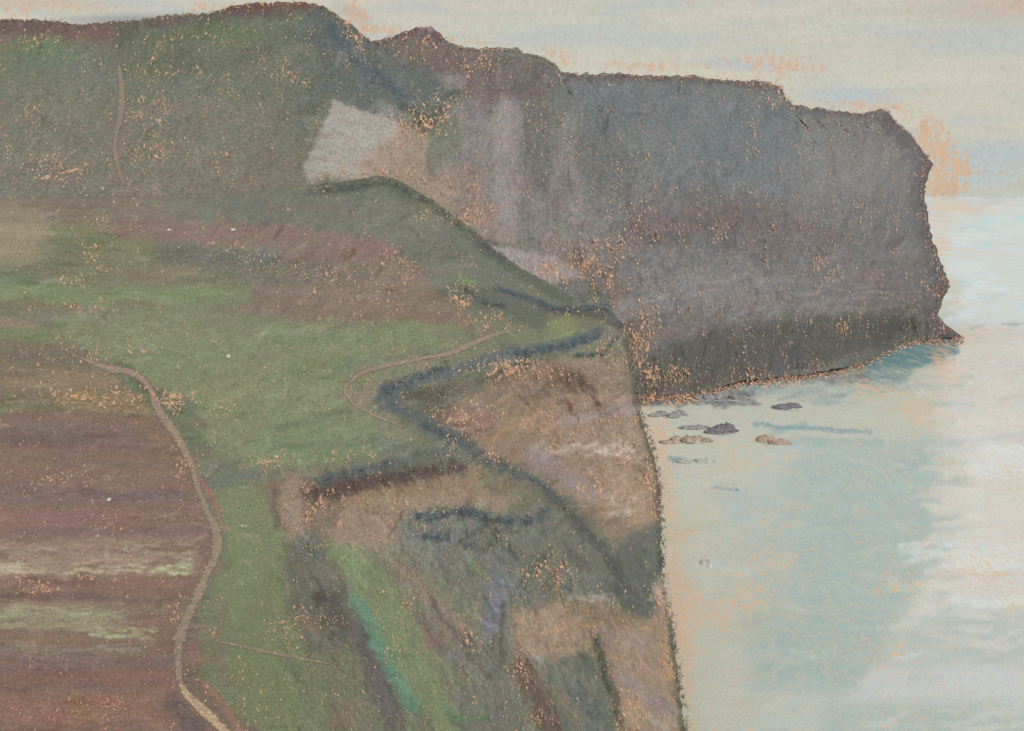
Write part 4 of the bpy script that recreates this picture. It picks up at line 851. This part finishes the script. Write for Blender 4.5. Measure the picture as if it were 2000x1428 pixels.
# rocks standing in the water below the headland
def rock(px, py, wpx, hpx, label, mat, seed, name='sea_rock', dcol=.5, cat='rock', group='rocks awash below the headland'):
    D = EYE * F / (py + hpx * .5 - HY); r = np.random.default_rng(seed)
    w_ = wpx * 1.12 / F * D; hgt = hpx / F * D * .95; dp = max(w_ * .35, hgt * 2.5)
    e = bpy.data.objects.new(name, None); COL.objects.link(e); e.location = ((px - CX) / F * D, D, 0)
    tag(e, label, cat, group)
    nl = max(2, int(w_ / 3.2)); Vs = []; Qs = []; off = 0
    o_all = []
    for k in range(nl):
        cx = (k + .5) / nl * w_ - w_ / 2 + r.normal() * w_ / nl * .15; cy = r.normal() * dp * .25
        rw = w_ / nl * r.uniform(.6, .95); rd = dp * r.uniform(.35, .6); rh = hgt * r.uniform(.45, 1.0) * (1 - .5 * abs(cx) / (w_ / 2 + 1e-6))
        nu, nv = 22, 9
        th = np.linspace(0, 2 * math.pi, nu, endpoint=False); ph = np.linspace(-.35, math.pi / 2 * .999, nv)
        TH, PHI = np.meshgrid(th, ph)
        rad = 1 + .28 * fbm(TH * 1.9 + k * 9, PHI * 2.2 + seed, 3, seed) + .12 * r.normal(size=TH.shape)
        rad[:, :] = rad
        X = cx + rw * np.cos(PHI) * np.cos(TH) * rad; Y = cy + rd * np.cos(PHI) * np.sin(TH) * rad; Z = rh * np.sin(PHI) * rad
        i = np.arange(nu * nv).reshape(nv, nu) + off; j = np.roll(i, -1, 1)
        Qs.append(np.stack([i[:-1], j[:-1], j[1:], i[1:]], -1).reshape(-1, 4)); Vs.append(np.stack([X, Y, Z], -1).reshape(-1, 3)); off += nu * nv
    mesh_obj('boulder', np.concatenate(Vs), np.concatenate(Qs), mat, parent=e, smooth=False)
    # a thin skirt of weed at the waterline
    th = np.linspace(0, 2 * math.pi, 40, endpoint=False); rr = 1 + .12 * np.sin(th * 5 + seed) + .1 * r.normal(size=40)
    inner = np.stack([np.cos(th) * w_ * .40, np.sin(th) * dp * .45, np.full(40, .12)], -1); outer = np.stack([np.cos(th) * w_ * .54 * rr, np.sin(th) * dp * .62 * rr, np.full(40, .02)], -1)
    V = np.concatenate([inner, outer]); i = np.arange(40); j = (i + 1) % 40
    mesh_obj('weed_fringe', V, np.stack([i, i + 40, j + 40, j], -1), mat_weed, parent=e)
    return e
rk_grey = rough_mat('wet_grey_rock', (112, 112, 116), (146, 146, 142), .9, (190, 188, 170), .56)
rk_dark = rough_mat('wet_dark_rock', (100, 98, 105), (122, 120, 122), .9, (184, 172, 156), .60)
rk_brown = rough_mat('wet_brown_rock', (140, 120, 112), (168, 148, 134), .9, (198, 186, 164), .55)
mat_weed = rough_mat('weed', (140, 150, 140), (170, 176, 160), .8, (196, 190, 168), .55)
rock(1410, 772, 96, 14, 'broad grey rock ledge lying off the foot of the headland', rk_grey, 1)
rock(1306, 806, 62, 12, 'long low grey rock nearest the cliff brink, above the thin brown reef', rk_grey, 2)
rock(1352, 830, 46, 9, 'small low grey rock just left of the darkest rock', rk_grey, 3)
rock(1413, 836, 42, 18, 'darkest compact rock in the middle of the group', rk_dark, 4)
rock(1342, 856, 86, 12, 'thin brown reef lying below the low grey rocks', rk_brown, 5)
rock(1508, 858, 44, 14, 'brown rock alone to the right, under the teal streak of water', rk_brown, 6)
rock(1538, 790, 38, 17, 'compact grey rock farthest out from the brink, close under the headland', rk_dark, 7)
rock(1362, 897, 50, 8, 'faint pale grey-green shoal rock lowest in the group', mat_weed, 8)
rock(1379, 1096, 13, 10, 'single tiny pale rock alone in the open water right of the cliff', rough_mat('pale_rock', (196, 196, 190), (176, 178, 174), 1), 9, group=None)

# white flint stones lying in the fields
white = rough_mat('white_flint', (206, 200, 196), (176, 172, 170), 6)
def stone(px, py, s, label, seed):
    P = near_at(px, py); D = P[1]; r = np.random.default_rng(seed); R = s / F * D / 2
    nu, nv = 14, 8; th = np.linspace(0, 2 * math.pi, nu, endpoint=False); ph = np.linspace(-1.4, 1.56, nv); TH, PH = np.meshgrid(th, ph)
    rad = 1 + .15 * r.normal(size=TH.shape); rad[-1] = rad[-1, 0]; rad[0] = rad[0, 0]
    V = np.stack([R * 1.1 * np.cos(PH) * np.cos(TH) * rad, R * np.cos(PH) * np.sin(TH) * rad, R * .9 * np.sin(PH) * rad], -1).reshape(-1, 3)
    i = np.arange(nu * nv).reshape(nv, nu); j = np.roll(i, -1, 1)
    o = mesh_obj('stone', V, np.stack([i[:-1], j[:-1], j[1:], i[1:]], -1).reshape(-1, 4), white, smooth=False)
    o.location = (P[0], P[1] - R * .6, P[2] + R * .6); tag(o, label, 'stone', 'white stones in the fields')
stone(331, 452, 7, 'small white stone on the reddish band, left of the other one there', 1)
stone(456, 452, 8, 'small white stone on the reddish band, right of the other one there', 2)
stone(447, 699, 9, 'white stone in the open green meadow', 3)
stone(214, 978, 8, 'round white stone on the dark ploughed field', 4)

# rough grass standing up along the skylines
def fringe(name, xs, ys, Df, n, seed, size, matdef, up=1.0):
    r = np.random.default_rng(seed); i = r.integers(0, len(xs), n)
    qx = xs[i] + r.normal(size=n) * 2; qy = ys[i] + r.normal(size=n) * 3.4 + .5
    D = Df[i] ; P = world(qx, qy, D); 
    V, Q = leaf_cloud(P, size * D.mean() * .7, .0004 * D.mean(), seed)
    o = mesh_obj(name, V, Q, leafmat(*matdef), smooth=False); return tag(o, kind='stuff')
def edge(line, step=1.0):
    p = np.array(line, float); t = np.arange(p[0, 0], p[-1, 0], step); return t, np.interp(t, p[:, 0], p[:, 1])
ex, ey = FX[3], FY[3]
k = ex > -100
fringe('skyline_grass', ex[k & (ex < 660)], ey[k & (ex < 660)], DF[3][k & (ex < 660)], 1500, 3, .0013, ('brown_rough_grass', (138, 124, 114), (130, 124, 114)))
fringe('clifftop_grass', ex[ex > 655], ey[ex > 655], DF[3][ex > 655], 2300, 4, .0013, ('umber_rough_grass', (134, 126, 122), (126, 122, 118)))
fringe('point_scrub', FX[:, -4], FY[:, -4], DF[:, -4], 900, 5, .0015, ('umber_rough_grass', (134, 126, 122), (126, 122, 118)))

PEACH = ('bleached_grass', (212, 170, 136), (204, 160, 126))
fringe('bleached_skyline_grass', ex[k & (ex < 660)], ey[k & (ex < 660)], DF[3][k & (ex < 660)], 500, 13, .0015, PEACH)
fringe('bleached_clifftop_grass', ex[ex > 655], ey[ex > 655], DF[3][ex > 655], 1300, 14, .0015, PEACH)
fringe('bleached_point_scrub', FX[:, -4], FY[:, -4], DF[:, -4], 500, 15, .0016, PEACH)
# shingle and weed where the headland meets the water
def foreshore(name, n, seed, size, matdef, spread):
    r = np.random.default_rng(seed); bxx = FX[-2]; byy = FY[-2]; kk = np.where(bxx > 1235)[0]; i = kk[r.integers(0, len(kk), n)]
    qx = bxx[i] + r.normal(size=n) * 3; qy = byy[i] + r.normal(size=n) * spread
    D = EYE * F / np.maximum(qy - HY, 60) - 2; P = world(qx, qy, D); P[:, 2] = np.maximum(P[:, 2], .1)
    V, Q = leaf_cloud(P, size * 460, .2, seed, .3)
    tag(mesh_obj(name, V, Q, leafmat(*matdef), smooth=False), kind='stuff')
foreshore('foreshore_shingle', 3000, 21, .0011, ('grey_shingle', (112, 108, 106), (96, 98, 98)), 4)
foreshore('pale_shingle', 2200, 22, .0015, PEACH, 6)

# bleached tufts standing all over the slopes, thicker in some places than in others
def tufts(name, GX, GY, GV, bare, n, seed, ok, matdef, hi=1.0):
    r = np.random.default_rng(seed); nr, nc = GX.shape
    i = r.integers(2, nr - 1, n); j = r.integers(2, nc - 3, n); x = GX[i, j]; y = GY[i, j]; b = np.clip(bare[i, j] + .1, 0, 1.3)
    cl = .5 + .5 * vnoise(x / 26, y / 20, seed) + .5 * vnoise(x / 9, y / 14, seed + 5)
    dens = (.095 + .27 * b) * np.clip(cl, .12, 1.5)
    keep = (r.random(n) < dens) & ok(x, y) & (x > -400)
    x, y, b = x[keep], y[keep], b[keep]; P = GV[i[keep], j[keep]].copy(); D = P[:, 1].copy(); m = len(x)
    P += (np.array([0, 0, EYE]) - P) * .0018
    P[:, 0] += r.normal(size=m) * D * .001; P[:, 2] += r.normal(size=m) * D * .0007
    s = D / F * np.minimum(r.lognormal(0, .42, m), 1.9) * (.86 + .58 * np.minimum(b, 1)) * hi
    Vs = []
    base = P.copy()
    for k in range(6):
        on = r.random(m) < (1.0, .75, .6, .45, .3, .18)[k]
        q = base[on] + np.stack([r.normal(size=on.sum()) * s[on] * 1.8, r.normal(size=on.sum()) * s[on] * .8, (k - 2) * s[on] * 2.7 + r.normal(size=on.sum()) * s[on] * 1.1], -1)
        yaw = r.uniform(-1, 1, on.sum()); hw = s[on] * r.uniform(.7, 1.7, on.sum()); hh = s[on] * r.uniform(1.0, 2.3, on.sum()); ln = r.normal(size=on.sum()) * .5
        ax = np.stack([np.cos(yaw) * hw, np.sin(yaw) * hw, np.zeros_like(hw)], -1); up = np.stack([ln * hh * .6, np.zeros_like(hw), hh], -1)
        Vs.append(np.stack([q - up, q + ax * r.uniform(.3, 1, (on.sum(), 1)), q + up, q - ax * r.uniform(.3, 1, (on.sum(), 1))], 1))
    V = np.concatenate(Vs).reshape(-1, 3)
    o = mesh_obj(name, V, np.arange(len(V)).reshape(-1, 4), leafmat(*matdef), smooth=False)
    return tag(o, kind='stuff')
TUFT = ('bleached_tufts', (206, 170, 138), (192, 156, 126))
tufts('bleached_meadow_tufts', NX, NY, VN, smpN[..., 3], 165000, 101, lambda x, y: y < 1500, TUFT)
tufts('bleached_headland_tufts', FX, FY, VF, smpF[..., 3], 105000, 102, lambda x, y: (y < 800), TUFT)
